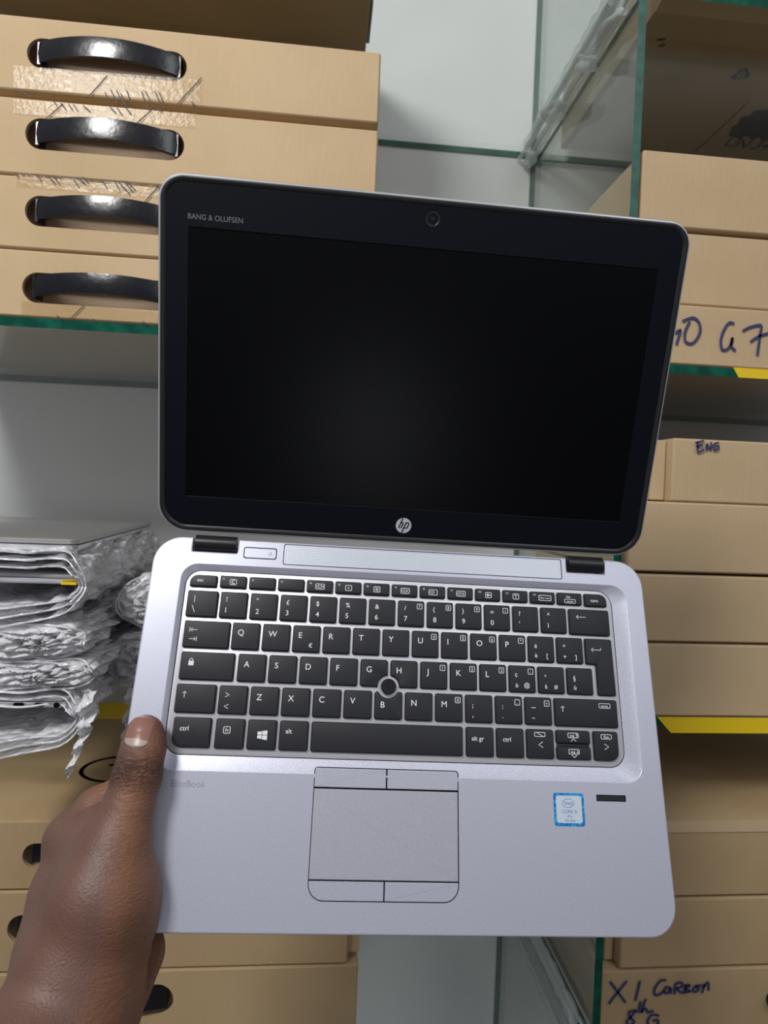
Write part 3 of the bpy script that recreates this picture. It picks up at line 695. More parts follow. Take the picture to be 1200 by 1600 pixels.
def g_r(bm):
    frame(bm, 119.2, Y5 + 1.4, 125.8, Y5 + 4.2, .32, .6, D, z=KT + .03, mat=1)
    text(bm, 'fine', 122.5, Y5 + 3.6, 2.2, lambda u, v, w: D(u, 2 * (Y5 + 3.6) - v, w), z=KT + .03, mat=1, align='C'); lt(bm, 122.4, Y5 + 8.4, -1, 1.5, 2.4)
key(rpoly([(115.0, Y5), (129.7, Y5), (129.7, Y5 + KH + .5), (115.0, Y5 + KH + .5)], [.9, .9, 5, .9], 4), extra=g_r)
# homing bars
for xx in (-97.31 + PX * 3, -97.31 + PX * 6):
    bm = bmesh.new(); q = rrect(xx + 6, Y3 + 13.2, xx + 10.2, Y3 + 13.8, .25, 2); rings(bm, [(q, KT - .1), (inset(q, .1), KT + .3)], D); link('homing_bar', bm, M['black'], keyboard)
# pointing stick
def circ(cx, cy, r, n=40): return [Vector((cx + r * math.cos(2 * math.pi * k / n), cy + r * math.sin(2 * math.pi * k / n))) for k in range(n)]
bm = bmesh.new(); rings(bm, [(circ(TPX, TPY, 3.2), -1.9), (circ(TPX, TPY, 4.4), -.2), (circ(TPX, TPY, 4.6), .6), (circ(TPX, TPY, 4.3), 1.1), (circ(TPX, TPY, 3.4), 1.3), (circ(TPX, TPY, 2.0), 1.1)], D, cap0=False)
stick = link('pointing_stick', bm, M['rubberdot'], lap, smooth=True)
bm = bmesh.new()
for r_, n in ((0, 1), (1.2, 6), (2.4, 12), (3.5, 16)):
    for k in range(n):
        a = 2 * math.pi * k / n + r_; q = circ(TPX + r_ * math.cos(a), TPY + r_ * math.sin(a), .3, 6); rings(bm, [(q, .9), (inset(q, .12), 1.75)], D, cap0=False)
link('stick_dots', bm, M['key'], stick)
# touch pad and its four buttons
def slab(name, poly, z, m, par, dep=.8, bev=.3):
    bm = bmesh.new(); rings(bm, [(poly, z - dep), (poly, z - bev * .6), (inset(poly, bev * .4), z - .05), (inset(poly, bev), z)], D, cap0=False); return link(name, bm, m, par)
pad = slab('touchpad', rrect(-48.5, 148.9, 32.8, 193.9, .2, 2), -.35, M['silver_pad'], lap)
slab('button_recess', rpoly([(-48.95, 137.55), (33.25, 137.55), (33.25, 148.5), (-48.95, 148.5)], [2, 2, .2, .2], 5), -.16, M['gap'], pad, 1.4, .1)
slab('touchpad_button', rpoly([(-48.5, 138.0), (-8.3, 138.0), (-8.3, 148.0), (-48.5, 148.0)], [1.6, .2, .2, .2], 5), -.02, M['silver'], pad)
slab('touchpad_button', rpoly([(-7.6, 138.0), (32.8, 138.0), (32.8, 148.0), (-7.6, 148.0)], [.2, 1.6, .2, .2], 5), -.02, M['silver'], pad)
slab('touchpad_button', rpoly([(-48.5, 194.6), (-8.1, 194.6), (-8.1, 203.8), (-48.5, 203.8)], [.2, .2, .2, 8], 6), -.02, M['silver'], pad)
slab('touchpad_button', rpoly([(-7.4, 194.6), (32.8, 194.6), (32.8, 203.8), (-7.4, 203.8)], [.2, .2, 8, .2], 6), -.02, M['silver'], pad)
# perforated speaker bar
m = mat('speaker_mesh', (.60, .64, .70), .4, .3)
nt = m.node_tree; b_ = nt.nodes['Principled BSDF']; tc = nt.nodes.new('ShaderNodeTexCoord'); sp = nt.nodes.new('ShaderNodeSeparateXYZ'); nt.links.new(tc.outputs['Object'], sp.inputs[0])
ds = []
for ax in (0, 1):
    a = nt.nodes.new('ShaderNodeMath'); a.operation = 'PINGPONG'; a.inputs[1].default_value = .00053; nt.links.new(sp.outputs[ax], a.inputs[0])
    s_ = nt.nodes.new('ShaderNodeMath'); s_.operation = 'POWER'; s_.inputs[1].default_value = 2; nt.links.new(a.outputs[0], s_.inputs[0]); ds.append(s_)
ad = nt.nodes.new('ShaderNodeMath'); ad.operation = 'ADD'; nt.links.new(ds[0].outputs[0], ad.inputs[0]); nt.links.new(ds[1].outputs[0], ad.inputs[1])
cp = nt.nodes.new('ShaderNodeMath'); cp.operation = 'LESS_THAN'; cp.inputs[1].default_value = .00024 ** 2; nt.links.new(ad.outputs[0], cp.inputs[0])
mx = nt.nodes.new('ShaderNodeMix'); mx.data_type = 'RGBA'; mx.inputs[6].default_value = (.60, .64, .70, 1); mx.inputs[7].default_value = (.03, .04, .06, 1)
nt.links.new(cp.outputs[0], mx.inputs[0]); nt.links.new(mx.outputs[2], b_.inputs['Base Color'])
spk = slab('speaker_bar', rrect(-76.0, 8.3, 101.4, 21.0, 1.0, 4), -.05, M['silver'], lap, .4, .2)
bm = bmesh.new(); q = rrect(-74.2, 9.5, 99.6, 19.8, .4, 2); rings(bm, [(q, -.1), (q, .0)], D, cap0=False); link('speaker_holes', bm, m, spk)
pw = slab('power_button', rrect(-100.4, 11.7, -80.9, 18.1, 1.3, 5), .02, M['silver'], lap)
bm = bmesh.new(); stroke(bm, [(-84.6 + 1.0 * math.cos(a), 15.0 + 1.0 * math.sin(a)) for a in [-1.0 + k * .345 for k in range(13)]], .28, D, z=.06); stroke(bm, [(-84.6, 13.6), (-84.6, 14.9)], .28, D, z=.06); link('power_symbol', bm, M['greyprint'], pw)
bm = bmesh.new(); q = rrect(114.2, 148.5, 131.0, 151.2, .2, 2); rings(bm, [(q, -1.2), (q, -.6)], D); link('fingerprint_reader', bm, M['black'], lap)
bm = bmesh.new(); text(bm, 'EliteBook', -126.8, 149.9, 4.9, lambda u, v, w: D(u, 2 * 149.9 - v, w), z=.03, sx=.98); link('model_lettering', bm, M['faint'], lap)
# processor sticker
q = rrect(88.3, 147.7, 106.2, 165.1, 1.4, 4); bm = bmesh.new(); rings(bm, [(q, 0.01), (q, .10)], D); st = link('processor_sticker', bm, M['sticker_blue'], lap)
bm = bmesh.new(); q = rrect(89.7, 149.1, 104.8, 163.4, 1.5, 4); rings(bm, [(q, .10), (q, .13)], D); link('sticker_face', bm, M['sticker_in'], st)
bm = bmesh.new()
def T_(s, x, y, sz): text(bm, s, x, y, sz, lambda u, v, w: D(u, 2 * y - v, w), z=.16, align='C')
T_('intel', 96.9, 153.9, 2.9); T_('CORE i5', 97.3, 158.3, 2.5); T_('vPro', 97.3, 160.5, 1.9); T_('7th Gen', 97.5, 162.7, 1.9)
stroke(bm, [(96.9 + 3.5 * math.cos(a), 153.1 + 2.3 * math.sin(a) - .25 * math.cos(a)) for a in [-.5 + k * .29 for k in range(21)]], .3, D, z=.16)
link('sticker_print', bm, M['sticker_tx'], st)
# hinges
for xa, xb in ((-131.0, -105.8), (106.4, 129.6)):
    bm = bmesh.new(); prev = None; n = 20
    A = [bm.verts.new(D(xa, 9.6 + 5.2 * math.sin(2 * math.pi * k / n), -3.0 + 4.6 * math.cos(2 * math.pi * k / n))) for k in range(n)]
    B = [bm.verts.new(D(xb, 9.6 + 5.2 * math.sin(2 * math.pi * k / n), -3.0 + 4.6 * math.cos(2 * math.pi * k / n))) for k in range(n)]
    for k in range(n): bm.faces.new((A[k], A[(k + 1) % n], B[(k + 1) % n], B[k]))
    bm.faces.new(A); bm.faces.new(B[::-1])
    link('hinge', bm, M['hinge'], lap, smooth=True)
# display lid: frame origin at the bottom edge of the screen, y up the lid, z out of it
bmL = bmesh.new(); o = rpoly([(-155.2, -22.6), (155.2, -22.6), (155.2, 183.8), (-155.2, 183.8)], [18, 18, 14, 14], 10)
rings(bmL, [(inset(o, 1.3), .1), (inset(o, .45), .0), (o, -.8), (o, -2.6), (inset(o, 1.6), -5.0), (inset(o, 5), -6.2)], ID, cap0=False)
lid = link('display_lid', bmL, M['shell'], lap, smooth=30)
lid.matrix_parent_inverse = Matrix.Identity(4)
lid.location = (0, .01620, .01046); lid.rotation_euler = (math.radians(32.33), 0, 0)
bm = bmesh.new(); r0 = inset(o, 1.3); r1_ = inset(o, 4.6)
rings(bm, [(r0, -.6), (r0, .35), (inset(o, 1.9), .75), (inset(o, 3.0), .55), (inset(o, 4.2), .05), (r1_, -.4)], ID, cap0=False, cap1=False)
link('bezel_gasket', bm, M['rubber'], lid, smooth=50)
bm = bmesh.new(); ap = rrect(-138.5, 0, 138.5, 156.2, .6, 2)
v_o = [bm.verts.new(ID(p.x, p.y, .02)) for p in inset(o, 4.5)]; for_h = rings(bm, [(ap, .02), (inset(ap, .25), -.1), (inset(ap, .35), -.6)], ID, cap0=False, cap1=False)
plate(bm, v_o, [for_h[0]]); link('bezel', bm, M['bezel'], lid)
bm = bmesh.new(); q = inset(ap, -1); bm.faces.new([bm.verts.new(ID(p.x, p.y, -.5)) for p in q]); link('screen', bm, M['screen'], lid)
bm = bmesh.new(); rings(bm, [(circ(0, 171.9, 4.1), .02), (circ(0, 171.9, 4.1), .12), (circ(0, 171.9, 3.5), .16), (circ(0, 171.9, 3.0), -.1)], ID, cap0=False); wc = link('webcam', bm, M['rubber'], lid, smooth=30)
bm = bmesh.new(); rings(bm, [(circ(0, 171.9, 1.5), .02), (circ(0, 171.9, 1.4), .1), (circ(0, 171.9, .6), .18)], ID, cap0=False); link('lens', bm, M['lens'], wc)
bm = bmesh.new(); text(bm, 'BANG & OLUFSEN', -138.7, 160.1, 4.1, ID, z=.06, sx=.93); link('audio_lettering', bm, M['greyprint'], lid)
lx, ly, lr = -2.0, -10.6, 5.0
bm = bmesh.new(); rings(bm, [(circ(lx, ly, lr, 48), .02), (circ(lx, ly, lr, 48), .08)], ID, cap0=False); lg = link('round_logo', bm, M['logo'], lid)
bm = bmesh.new()
def LS(*pts): stroke(bm, [(lx + x_ * lr, ly + y_ * lr) for x_, y_ in pts], .78, ID, z=.12)
LS((-.16, .93), (-.60, -.32)); LS((-.38, .36), (-.10, .36), (-.09, .22), (-.30, -.32)); LS((.28, .36), (-.16, -.93)); LS((.28, .36), (.64, .36), (.66, .24), (.47, -.30), (.07, -.32))
link('logo_letters', bm, M['gap'], lg)

# ------------------------------------------------------------------ packed laptops on the lower left shelf
def bubble_mat(name, base, alpha):
    m = bpy.data.materials.new(name); m.use_nodes = True; nt = m.node_tree; b = nt.nodes['Principled BSDF']
    b.inputs['Base Color'].default_value = (*base, 1); b.inputs['Roughness'].default_value = .13; b.inputs['Specular IOR Level'].default_value = .9
    b.inputs['Alpha'].default_value = alpha
    tc = nt.nodes.new('ShaderNodeTexCoord'); v = nt.nodes.new('ShaderNodeTexVoronoi'); v.inputs['Scale'].default_value = 88; v.inputs['Randomness'].default_value = .25
    n = nt.nodes.new('ShaderNodeTexNoise'); n.inputs['Scale'].default_value = 42; n.inputs['Detail'].default_value = 5; n.inputs['Distortion'].default_value = 1.5
    mp = nt.nodes.new('ShaderNodeMapping'); mp.inputs['Scale'].default_value = (1, .6, 2.2)
    nt.links.new(tc.outputs['Object'], v.inputs['Vector']); nt.links.new(tc.outputs['Object'], mp.inputs[0]); nt.links.new(mp.outputs[0], n.inputs['Vector'])
    b1_ = nt.nodes.new('ShaderNodeBump'); b1_.inputs['Strength'].default_value = .9; b1_.inputs['Distance'].default_value = .004; b1_.invert = True
    b2_ = nt.nodes.new('ShaderNodeBump'); b2_.inputs['Strength'].default_value = .6; b2_.inputs['Distance'].default_value = .007
    nt.links.new(v.outputs['Distance'], b1_.inputs['Height']); nt.links.new(n.outputs['Fac'], b2_.inputs['Height']); nt.links.new(b1_.outputs[0], b2_.inputs['Normal'])
    nt.links.new(b2_.outputs[0], b.inputs['Normal'])
    # a thin film also lets light through from behind
    tr = nt.nodes.new('ShaderNodeBsdfTranslucent'); tr.inputs[0].default_value = (*base, 1); mx = nt.nodes.new('ShaderNodeMixShader'); mx.inputs[0].default_value = .18
    o = nt.nodes['Material Output']; nt.links.new(b.outputs[0], mx.inputs[1]); nt.links.new(tr.outputs[0], mx.inputs[2])
    t2 = nt.nodes.new('ShaderNodeBsdfTransparent'); m2 = nt.nodes.new('ShaderNodeMixShader'); m2.inputs[0].default_value = alpha
    b.inputs['Alpha'].default_value = 1
    nt.links.new(t2.outputs[0], m2.inputs[1]); nt.links.new(mx.outputs[0], m2.inputs[2]); nt.links.new(m2.outputs[0], o.inputs[0])
    return m
M['bubble'] = bubble_mat('bubble_film', (.97, .97, 1.0), .80)
M['film_edge'] = bubble_mat('film_edge', (.93, .94, .98), .9)
def smoothpath(pts, n):
    """closed Catmull-Rom"""
    m_ = len(pts); o = []
    for i in range(m_):
        p0, p1, p2, p3 = [Vector(pts[(i + k) % m_]) for k in (-1, 0, 1, 2)]
        for k in range(n):
            t = k / n; o.append(.5 * ((2 * p1) + (p2 - p0) * t + (2 * p0 - 5 * p1 + 4 * p2 - p3) * t * t + (3 * p1 - p0 - 3 * p2 + p3) * t ** 3))
    return o
def wrap(label, prof_px, y0, y1, skew, seed, layers=2, crinkle=.0022, filled=False, name='bubble_wrapped_bundle', grow=1.0):
    """flattened bubble-wrap roll, its open end at y0; profile given on that end's plane"""
    rnd = random.Random(seed); pts = [(lambda p: (p.x, p.z))(atY(x, y, y0)) for x, y in prof_px]
    cx = sum(p[0] for p in pts) / len(pts); cz = min(p[1] for p in pts)
    root = empty(name, (cx, y0, cz + H0)); tag(root, label, 'bubble wrap', 'bubble-wrapped bundles on the lower left shelf')
    path = smoothpath([(p[0] - cx, p[1] - cz) for p in pts], 14); n = len(path); ny = 46
    czm = sum(p.y for p in path) / n; cxm = sum(p.x for p in path) / n
    ph = [rnd.uniform(0, 6.28) for _ in range(12)]; LS_ = .30 if layers <= 2 else .23
    for L in range(layers):
        bm = bmesh.new(); prev = None
        for j in range(ny + 1):
            t = j / ny; y = (y1 - y0) * t; row = []
            for i, p in enumerate(path):
                sc_ = (1 - LS_ * L); q = Vector((cxm + (p.x - cxm) * (1 - .07 * L), czm + (p.y - czm) * sc_))
                th = 2 * math.pi * i / n
                d = crinkle * (math.sin(th * 5 + y * 60 + ph[0]) + math.sin(th * 9 - y * 95 + ph[1]) * .8 + math.sin(th * 17 + y * 160 + ph[2] + 2 * math.sin(y * 70 + ph[4])) * .6 + math.sin(th * 3 + y * 210 + ph[3]) * .5)
                d += .0013 * max(0, math.sin(i * .95 + (j % 2) * 1.5)) * max(0, math.sin(j * 1.5))        # bubbles
                dirv = (q - Vector((cxm, czm))); dl = dirv.length or 1; dirv /= dl
                q = q + dirv * d * min(1, .3 + t * 6)
                zsh = .000
                row.append(bm.verts.new((q.x + skew * t, y + rnd.uniform(-.001, .001) + (.004 * math.sin(th * 4 + ph[5]) if j == 0 else 0), q.y + zsh)))
            if prev:
                for i in range(n): bm.faces.new((prev[i], prev[(i + 1) % n], row[(i + 1) % n], row[i]))
            prev = row
        if filled and L == 0:                                    # crushed film bulging out of the open end
            v0 = bm.verts[:]; bm.verts.ensure_lookup_table(); first = [bm.verts[i] for i in range(n)]; pr = first
            for kk in range(1, 10):
                sN = 1 - kk / 9.5; ring_ = []
                for i in range(n):
                    c = first[i].co; th = 2 * math.pi * i / n
                    dz = .0042 * math.sin(kk * 2.1 + ph[6] + .6 * math.sin(th * 2)) + .0022 * math.sin(th * 9 - kk * 1.3 + ph[7])
                    ring_.append(bm.verts.new((cxm + (c.x - cxm) * sN + rnd.uniform(-.0005, .0005), -.010 * math.sin(kk / 9.5 * 1.57) + dz, czm + (c.z - czm) * sN + rnd.uniform(-.0005, .0005))))
                for i in range(n): bm.faces.new((ring_[i], ring_[(i + 1) % n], pr[(i + 1) % n], pr[i]))
                pr = ring_
        link('bubble_wrap_layer', bm, M['bubble'], root, smooth=180)
        # bright cut edge of the sheet at the open end
        bm = bmesh.new(); sc_ = (1 - LS_ * L); prev = None
        for i in range(n + 1):
            p = path[i % n]; q = Vector((cxm + (p.x - cxm) * (1 - .07 * L), czm + (p.y - czm) * sc_)); yy = .004 * math.sin(2 * math.pi * (i % n) / n * 4 + ph[5]) - .0004
            rg = [bm.verts.new((q.x + .0007 * math.cos(a * 1.5708), yy, q.y + .0007 * math.sin(a * 1.5708))) for a in range(4)]
            if prev:
                for k in range(4): bm.faces.new((prev[k], prev[(k + 1) % 4], rg[(k + 1) % 4], rg[k]))
            prev = rg
        link('cut_edge', bm, M['film_edge'], root, smooth=True)
    return root
YW = .512
wrap('topmost bubble-wrapped bundle on the lower left shelf, right under the bare silver laptop', [(-60, 868), (40, 862), (100, 862), (124, 880), (131, 915), (122, 940), (95, 960), (40, 972), (-60, 976)], YW, .86, -.028, 1, layers=3)
wrap('crumpled bubble-wrapped bundle second from the top of the left shelf heap', [(-60, 984), (40, 978), (105, 978), (128, 990), (134, 1004), (124, 1020), (60, 1030), (-60, 1032)], YW + .004, .86, -.028, 2, crinkle=.003, filled=True)
wrap('crumpled bubble-wrapped bundle third from the top, above the one showing laptop ports', [(-60, 1038), (40, 1034), (110, 1030), (140, 1040), (146, 1054), (130, 1070), (60, 1076), (-60, 1078)], YW + .004, .86, -.028, 3, crinkle=.003, filled=True)
wrap('lowest bubble-wrapped bundle hanging over the shelf edge, laptop ports visible inside its open end', [(-60, 1086), (40, 1080), (95, 1080), (122, 1098), (128, 1122), (112, 1152), (70, 1172), (10, 1182), (-60, 1184)], YW - .004, .86, -.028, 4, layers=3)
wrap('round-ended bubble-wrapped bundle behind the heap, upper one beside the laptop edge', [(330, 905), (240, 898), (200, 912), (183, 935), (190, 962), (215, 978), (260, 982), (330, 980)], .60, .88, .02, 5, crinkle=.0018, filled=True)
wrap('bubble-wrapped bundle low behind the heap, beside the laptop edge above the yellow tape', [(330, 990), (240, 988), (200, 992), (175, 1008), (160, 1035), (178, 1062), (215, 1074), (330, 1076)], .60, .88, .02, 6, crinkle=.0025, filled=True)
def slim_laptop(label, corners, z0, z1, m1, m2, r=.008, ports=None, top_in=.0, name='slim_laptop'):
    cx = sum(c[0] for c in corners) / 4; cy = sum(c[1] for c in corners) / 4
    root = empty(name, (cx, cy, z0 + H0)); tag(root, label, 'laptop')
    p = rpoly([(c[0] - cx, c[1] - cy) for c in corners], r, 8); f = lambda u, v, w: (u, v, w)
    h = z1 - z0
    bm = bmesh.new(); rings(bm, [(inset(p, .006), 0), (inset(p, .0008), .0035), (p, .005), (p, h * .62)], f); link('base', bm, m2, root, smooth=40)
    bm = bmesh.new(); q = inset(p, .0002); rings(bm, [(inset(q, .001), h * .66), (q, h * .70), (q, h - .0008), (inset(q, .001), h)], f); link('display_lid', bm, m1, root, smooth=40)
    return root, (cx, cy, z0)
zt = -.0405
A = atZ(-120, 832, zt); B_ = atZ(121, 843, zt); dv = Vector((-.028, .335, 0))
slim_laptop('bare silver closed laptop lying on top of the bubble-wrapped heap at left', [(B_.x - .34, B_.y - .0), (B_.x, B_.y), (B_.x + dv.x, B_.y + dv.y), (B_.x - .34 + dv.x, B_.y + dv.y)], zt - .0125, zt, M['alu'], M['alu_side'])
def inner(label, px_l, px_r, py_t, py_b, yf, ports, m1, m2, yellow=False):
    a = atY(px_l, py_t, yf); b = atY(px_r, py_t, yf); c = atY(px_r, py_b, yf)
    r_, org = slim_laptop(label, [(a.x, yf), (b.x, yf), (b.x - .02, .82), (a.x - .02, .82)], c.z, a.z, m1, m2, .006)
    if ports:
        bm = bmesh.new(); zc = (a.z * .40 + c.z * .60)
        for x0_, x1_ in ports:
            u0 = atY(x0_, 1100, yf).x; u1 = atY(x1_, 1100, yf).x; h_ = .0014 if x1_ - x0_ > 12 else (u1 - u0) / 2
            q = rrect(u0 - org[0], zc - h_ - org[2], u1 - org[0], zc + h_ - org[2], h_ * .95, 5); rings(bm, [(q, -(yf - org[1] - .0006)), (q, -(yf - org[1] + .002))], FY(0))
        link('port', bm, M['gap'], r_)
    if yellow:
        bm = bmesh.new(); box(bm, b.x - .012 - org[0], b.x - .001 - org[0], yf - org[1] - .0008, yf - org[1] + .004, .0005, .0025); link('yellow_edge', bm, M['yellow'], r_)
    return r_
inner('slim silver laptop wrapped in the topmost bubble-wrap bundle, yellow spot at its corner', -60, 122, 894, 915, YW + .006, None, M['alu'], M['alu_side'], True)
inner('silver laptop in the lowest bubble-wrap bundle, two oblong ports and a round one showing', -60, 104, 1088, 1110, YW - .002, [(21, 37), (53, 69), (84, 93)], M['alu'], M['alu_side'])
inner('silver laptop inside the round-ended bundle by the raised laptop edge', 208, 300, 932, 946, .606, None, M['alu'], M['alu_side'])
def strip(label, px_pts, wpx, yf, seed):
    rnd = random.Random(seed); P_ = [atY(x, y, yf) for x, y in px_pts]; top = P_[0]; low = min(p.z for p in P_)
    bm = bmesh.new(); rows = []; n = 26
    for i in range(n + 1):
        t = i / n * (len(P_) - 1); k = min(int(t), len(P_) - 2); p = P_[k].lerp(P_[k + 1], t - k); w = wpx[0] + (wpx[1] - wpx[0]) * i / n; w *= yf / FPX * rnd.uniform(.7, 1.25)
        rows.append([bm.verts.new((p.x + w * (s - .5) - top.x, yf + rnd.uniform(-.003, .003) + .006 * math.sin(i + s * 3), p.z - low + rnd.uniform(-.001, .001))) for s in (0, .33, .66, 1)])
    for a, b in zip(rows, rows[1:]):
        for k in range(3): bm.faces.new((a[k], a[k + 1], b[k + 1], b[k]))
    o = link('bubble_wrap_strip', bm, M['film_edge'], None, (top.x, 0, low + H0), smooth=180); return tag(o, label, 'bubble wrap')
strip('torn strip of bubble wrap dangling from the lowest bundle over the dark gap', [(138, 1080), (138, 1120), (130, 1150), (118, 1180), (103, 1215)], (26, 7), .50, 3)
strip('thin strip of bubble wrap hanging beside the thumb', [(212, 1070), (205, 1110), (196, 1150), (184, 1190)], (24, 4), .585, 4)

# ------------------------------------------------------------------ the hand holding the laptop by its left edge
# one continuous surface grown from a smooth distance field in the laptop's own frame (mm: x right, y up, z out of the deck)
CAMW = Vector((0, 0, 0)); LO = Vector((0.053739, 0.418397, -0.024999)); LMi = LM.transposed()
def LP(px_, py_, z):
    """point seen at a pixel, z mm above the deck plane"""
    d = LMi @ ray(px_, py_); o = LMi @ (-LO); t = (z * .001 - o.z) / d.z; p = (o + d * t) * 1000
    return np.array([p.x, p.y, z])
PT = {}
def jt(name, x, y, z, r): PT[name] = (LP(x, y, z), r)
jt('th_tip', 226, 1147, 10.0, 10.2); jt('th_pad', 224, 1170, 11.0, 11.2); jt('th_ip', 214, 1214, 12.5, 12.0); jt('th_prox', 198, 1268, 13.0, 12.2)
jt('th_mcp', 180, 1325, 13.0, 14.5); jt('th_meta', 160, 1400, 11.0, 20.0); jt('wrist_t', 120, 1500, 10, 23.0)
jt('then1', 206, 1392, 6.5, 10.5); jt('then2', 200, 1440, 3, 12.0)
jt('heel', 205, 1490, -14, 14.0); jt('heel2', 160, 1550, -8, 18)
jt('wrist', 108, 1570, 6, 25.0); jt('wristb', 140, 1585, -4, 20.0); jt('arm', 10, 1720, 30, 32.0); jt('armb', -120, 1900, 60, 38.0)
jt('ind_mcp', 112, 1312, -18, 12.0); jt('ind_a', 150, 1262, -24, 10.5); jt('ind_pip', 215, 1225, -29, 9.8); jt('ind_dip', 290, 1205, -27.5, 8.6); jt('ind_tip', 335, 1195, -25.8, 7.6)
jt('web', 160, 1280, -4, 9.0); jt('web2', 140, 1320, -6, 12.0); jt('back', 112, 1400, -14, 16.0); jt('back2', 104, 1480, -6, 19.0)
jt('mid_mcp', 130, 1360, -34, 12.5); jt('mid_pip', 222, 1300, -34, 10.0); jt('mid_dip', 300, 1280, -28.5, 9.0); jt('mid_tip', 345, 1275, -26.0, 7.8)
jt('rng_mcp', 145, 1410, -38, 12.5); jt('rng_pip', 232, 1365, -34, 9.8); jt('rng_dip', 305, 1350, -28, 8.6); jt('rng_tip', 345, 1346, -25.8, 7.6)
jt('pin_mcp', 165, 1455, -36, 12.0); jt('pin_pip', 240, 1420, -31, 8.6); jt('pin_dip', 295, 1410, -26.8, 7.6); jt('pin_tip', 325, 1407, -24.8, 6.8)
CH = [('th_tip', 'th_pad', 3), ('th_pad', 'th_ip', 4), ('th_ip', 'th_prox', 5), ('th_prox', 'th_mcp', 6), ('th_mcp', 'th_meta', 9), ('th_meta', 'wrist_t', 12), ('then1', 'then2', 9), ('th_mcp', 'then1', 9),
      ('then2', 'heel2', 12), ('heel', 'heel2', 10), ('wrist_t', 'wrist', 12), ('wristb', 'heel2', 12), ('wrist', 'arm', 14), ('wristb', 'arm', 14), ('arm', 'armb', 14),
      ('ind_mcp', 'back', 12), ('back', 'back2', 12), ('back2', 'wrist', 14), ('back', 'th_meta', 14), ('web2', 'th_meta', 12), ('web', 'web2', 8), ('web2', 'ind_mcp', 10),
      ('ind_mcp', 'ind_a', 6), ('ind_a', 'ind_pip', 4), ('ind_pip', 'ind_dip', 3), ('ind_dip', 'ind_tip', 3),
      ('mid_mcp', 'back', 10), ('mid_mcp', 'mid_pip', 3), ('mid_pip', 'mid_dip', 3), ('mid_dip', 'mid_tip', 3),
      ('rng_mcp', 'back2', 12), ('rng_mcp', 'rng_pip', 3), ('rng_pip', 'rng_dip', 3), ('rng_dip', 'rng_tip', 3),
      ('pin_mcp', 'heel', 12), ('pin_mcp', 'pin_pip', 3), ('pin_pip', 'pin_dip', 3), ('pin_dip', 'pin_tip', 3), ('rng_mcp', 'heel2', 12), ('mid_mcp', 'rng_mcp', 6), ('rng_mcp', 'pin_mcp', 6)]
def field(P):
    d = None
    for a, b, k in CH:
        pa, ra = PT[a]; pb, rb = PT[b]; ab = pb - pa; L2_ = float(ab @ ab)
        v = P - pa; t = np.clip((v @ ab) / L2_, 0, 1); e_ = np.linalg.norm(v - t[..., None] * ab, axis=-1) - (ra + (rb - ra) * t)
        if d is None: d = e_
        else:
            h = np.clip(.5 + .5 * (d - e_) / k, 0, 1); d = d * (1 - h) + e_ * h - k * h * (1 - h)
    # the flesh flattens where it rests on the laptop
    qx = -155.0 - P[..., 0]; qz = np.abs(P[..., 2] + 8.2) - 8.5
    e_ = -np.maximum(qx, qz)
    h = np.clip(.5 - .5 * (d - e_) / 2.0, 0, 1); d = d * (1 - h) + e_ * h + 2.0 * h * (1 - h)
    return d
def surface_net(lo, hi, s):
    n = [int((hi[i] - lo[i]) / s) + 1 for i in range(3)]
    ax = [lo[i] + s * np.arange(n[i]) for i in range(3)]
    G = np.zeros(n, np.float32)
    for i in range(n[0]):
        Y_, Z_ = np.meshgrid(ax[1], ax[2], indexing='ij'); G[i] = field(np.stack([np.full_like(Y_, ax[0][i]), Y_, Z_], -1).astype(np.float32))
    ins = G < 0
    c = np.zeros([m_ - 1 for m_ in n], int); offs = [(a, b, e2) for a in (0, 1) for b in (0, 1) for e2 in (0, 1)]
    for o in offs: c += ins[o[0]:n[0] - 1 + o[0], o[1]:n[1] - 1 + o[1], o[2]:n[2] - 1 + o[2]]
    act = (c > 0) & (c < 8); idx = -np.ones(act.shape, int); cells = np.argwhere(act); idx[act] = np.arange(len(cells))
    acc = np.zeros((len(cells), 3)); cnt = np.zeros(len(cells))
    for a in offs:
        for k in range(3):
            if a[k]: continue
            b = list(a); b[k] = 1
            va = G[cells[:, 0] + a[0], cells[:, 1] + a[1], cells[:, 2] + a[2]]; vb = G[cells[:, 0] + b[0], cells[:, 1] + b[1], cells[:, 2] + b[2]]
            x_ = (va < 0) != (vb < 0); t = np.where(x_, va / np.where(x_, va - vb, 1), 0)
            p = np.tile(np.array(a, float), (len(cells), 1)); p[:, k] = t; acc[x_] += p[x_]; cnt[x_] += 1
    V = (cells + acc / cnt[:, None]) * s + np.array(lo)
    F = []
    for k in range(3):
        u, v = (k + 1) % 3, (k + 2) % 3
        sl0 = [slice(None)] * 3; sl1 = [slice(None)] * 3; sl0[k] = slice(0, n[k] - 1); sl1[k] = slice(1, n[k])
        cr_ = np.argwhere(ins[tuple(sl0)] != ins[tuple(sl1)])
        ok = (cr_[:, u] > 0) & (cr_[:, v] > 0) & (cr_[:, u] < n[u] - 1) & (cr_[:, v] < n[v] - 1); cr_ = cr_[ok]
        q = []
        for du, dv_ in ((-1, -1), (0, -1), (0, 0), (-1, 0)):
            w = cr_.copy(); w[:, u] += du; w[:, v] += dv_; q.append(idx[w[:, 0], w[:, 1], w[:, 2]])
        q = np.stack(q, 1); fl = ins[cr_[:, 0], cr_[:, 1], cr_[:, 2]]
        q[~fl] = q[~fl][:, ::-1]; F.append(q)
    return V, np.concatenate(F)
V, F = surface_net((-345, -330, -58), (-60, -88, 95), 1.35)
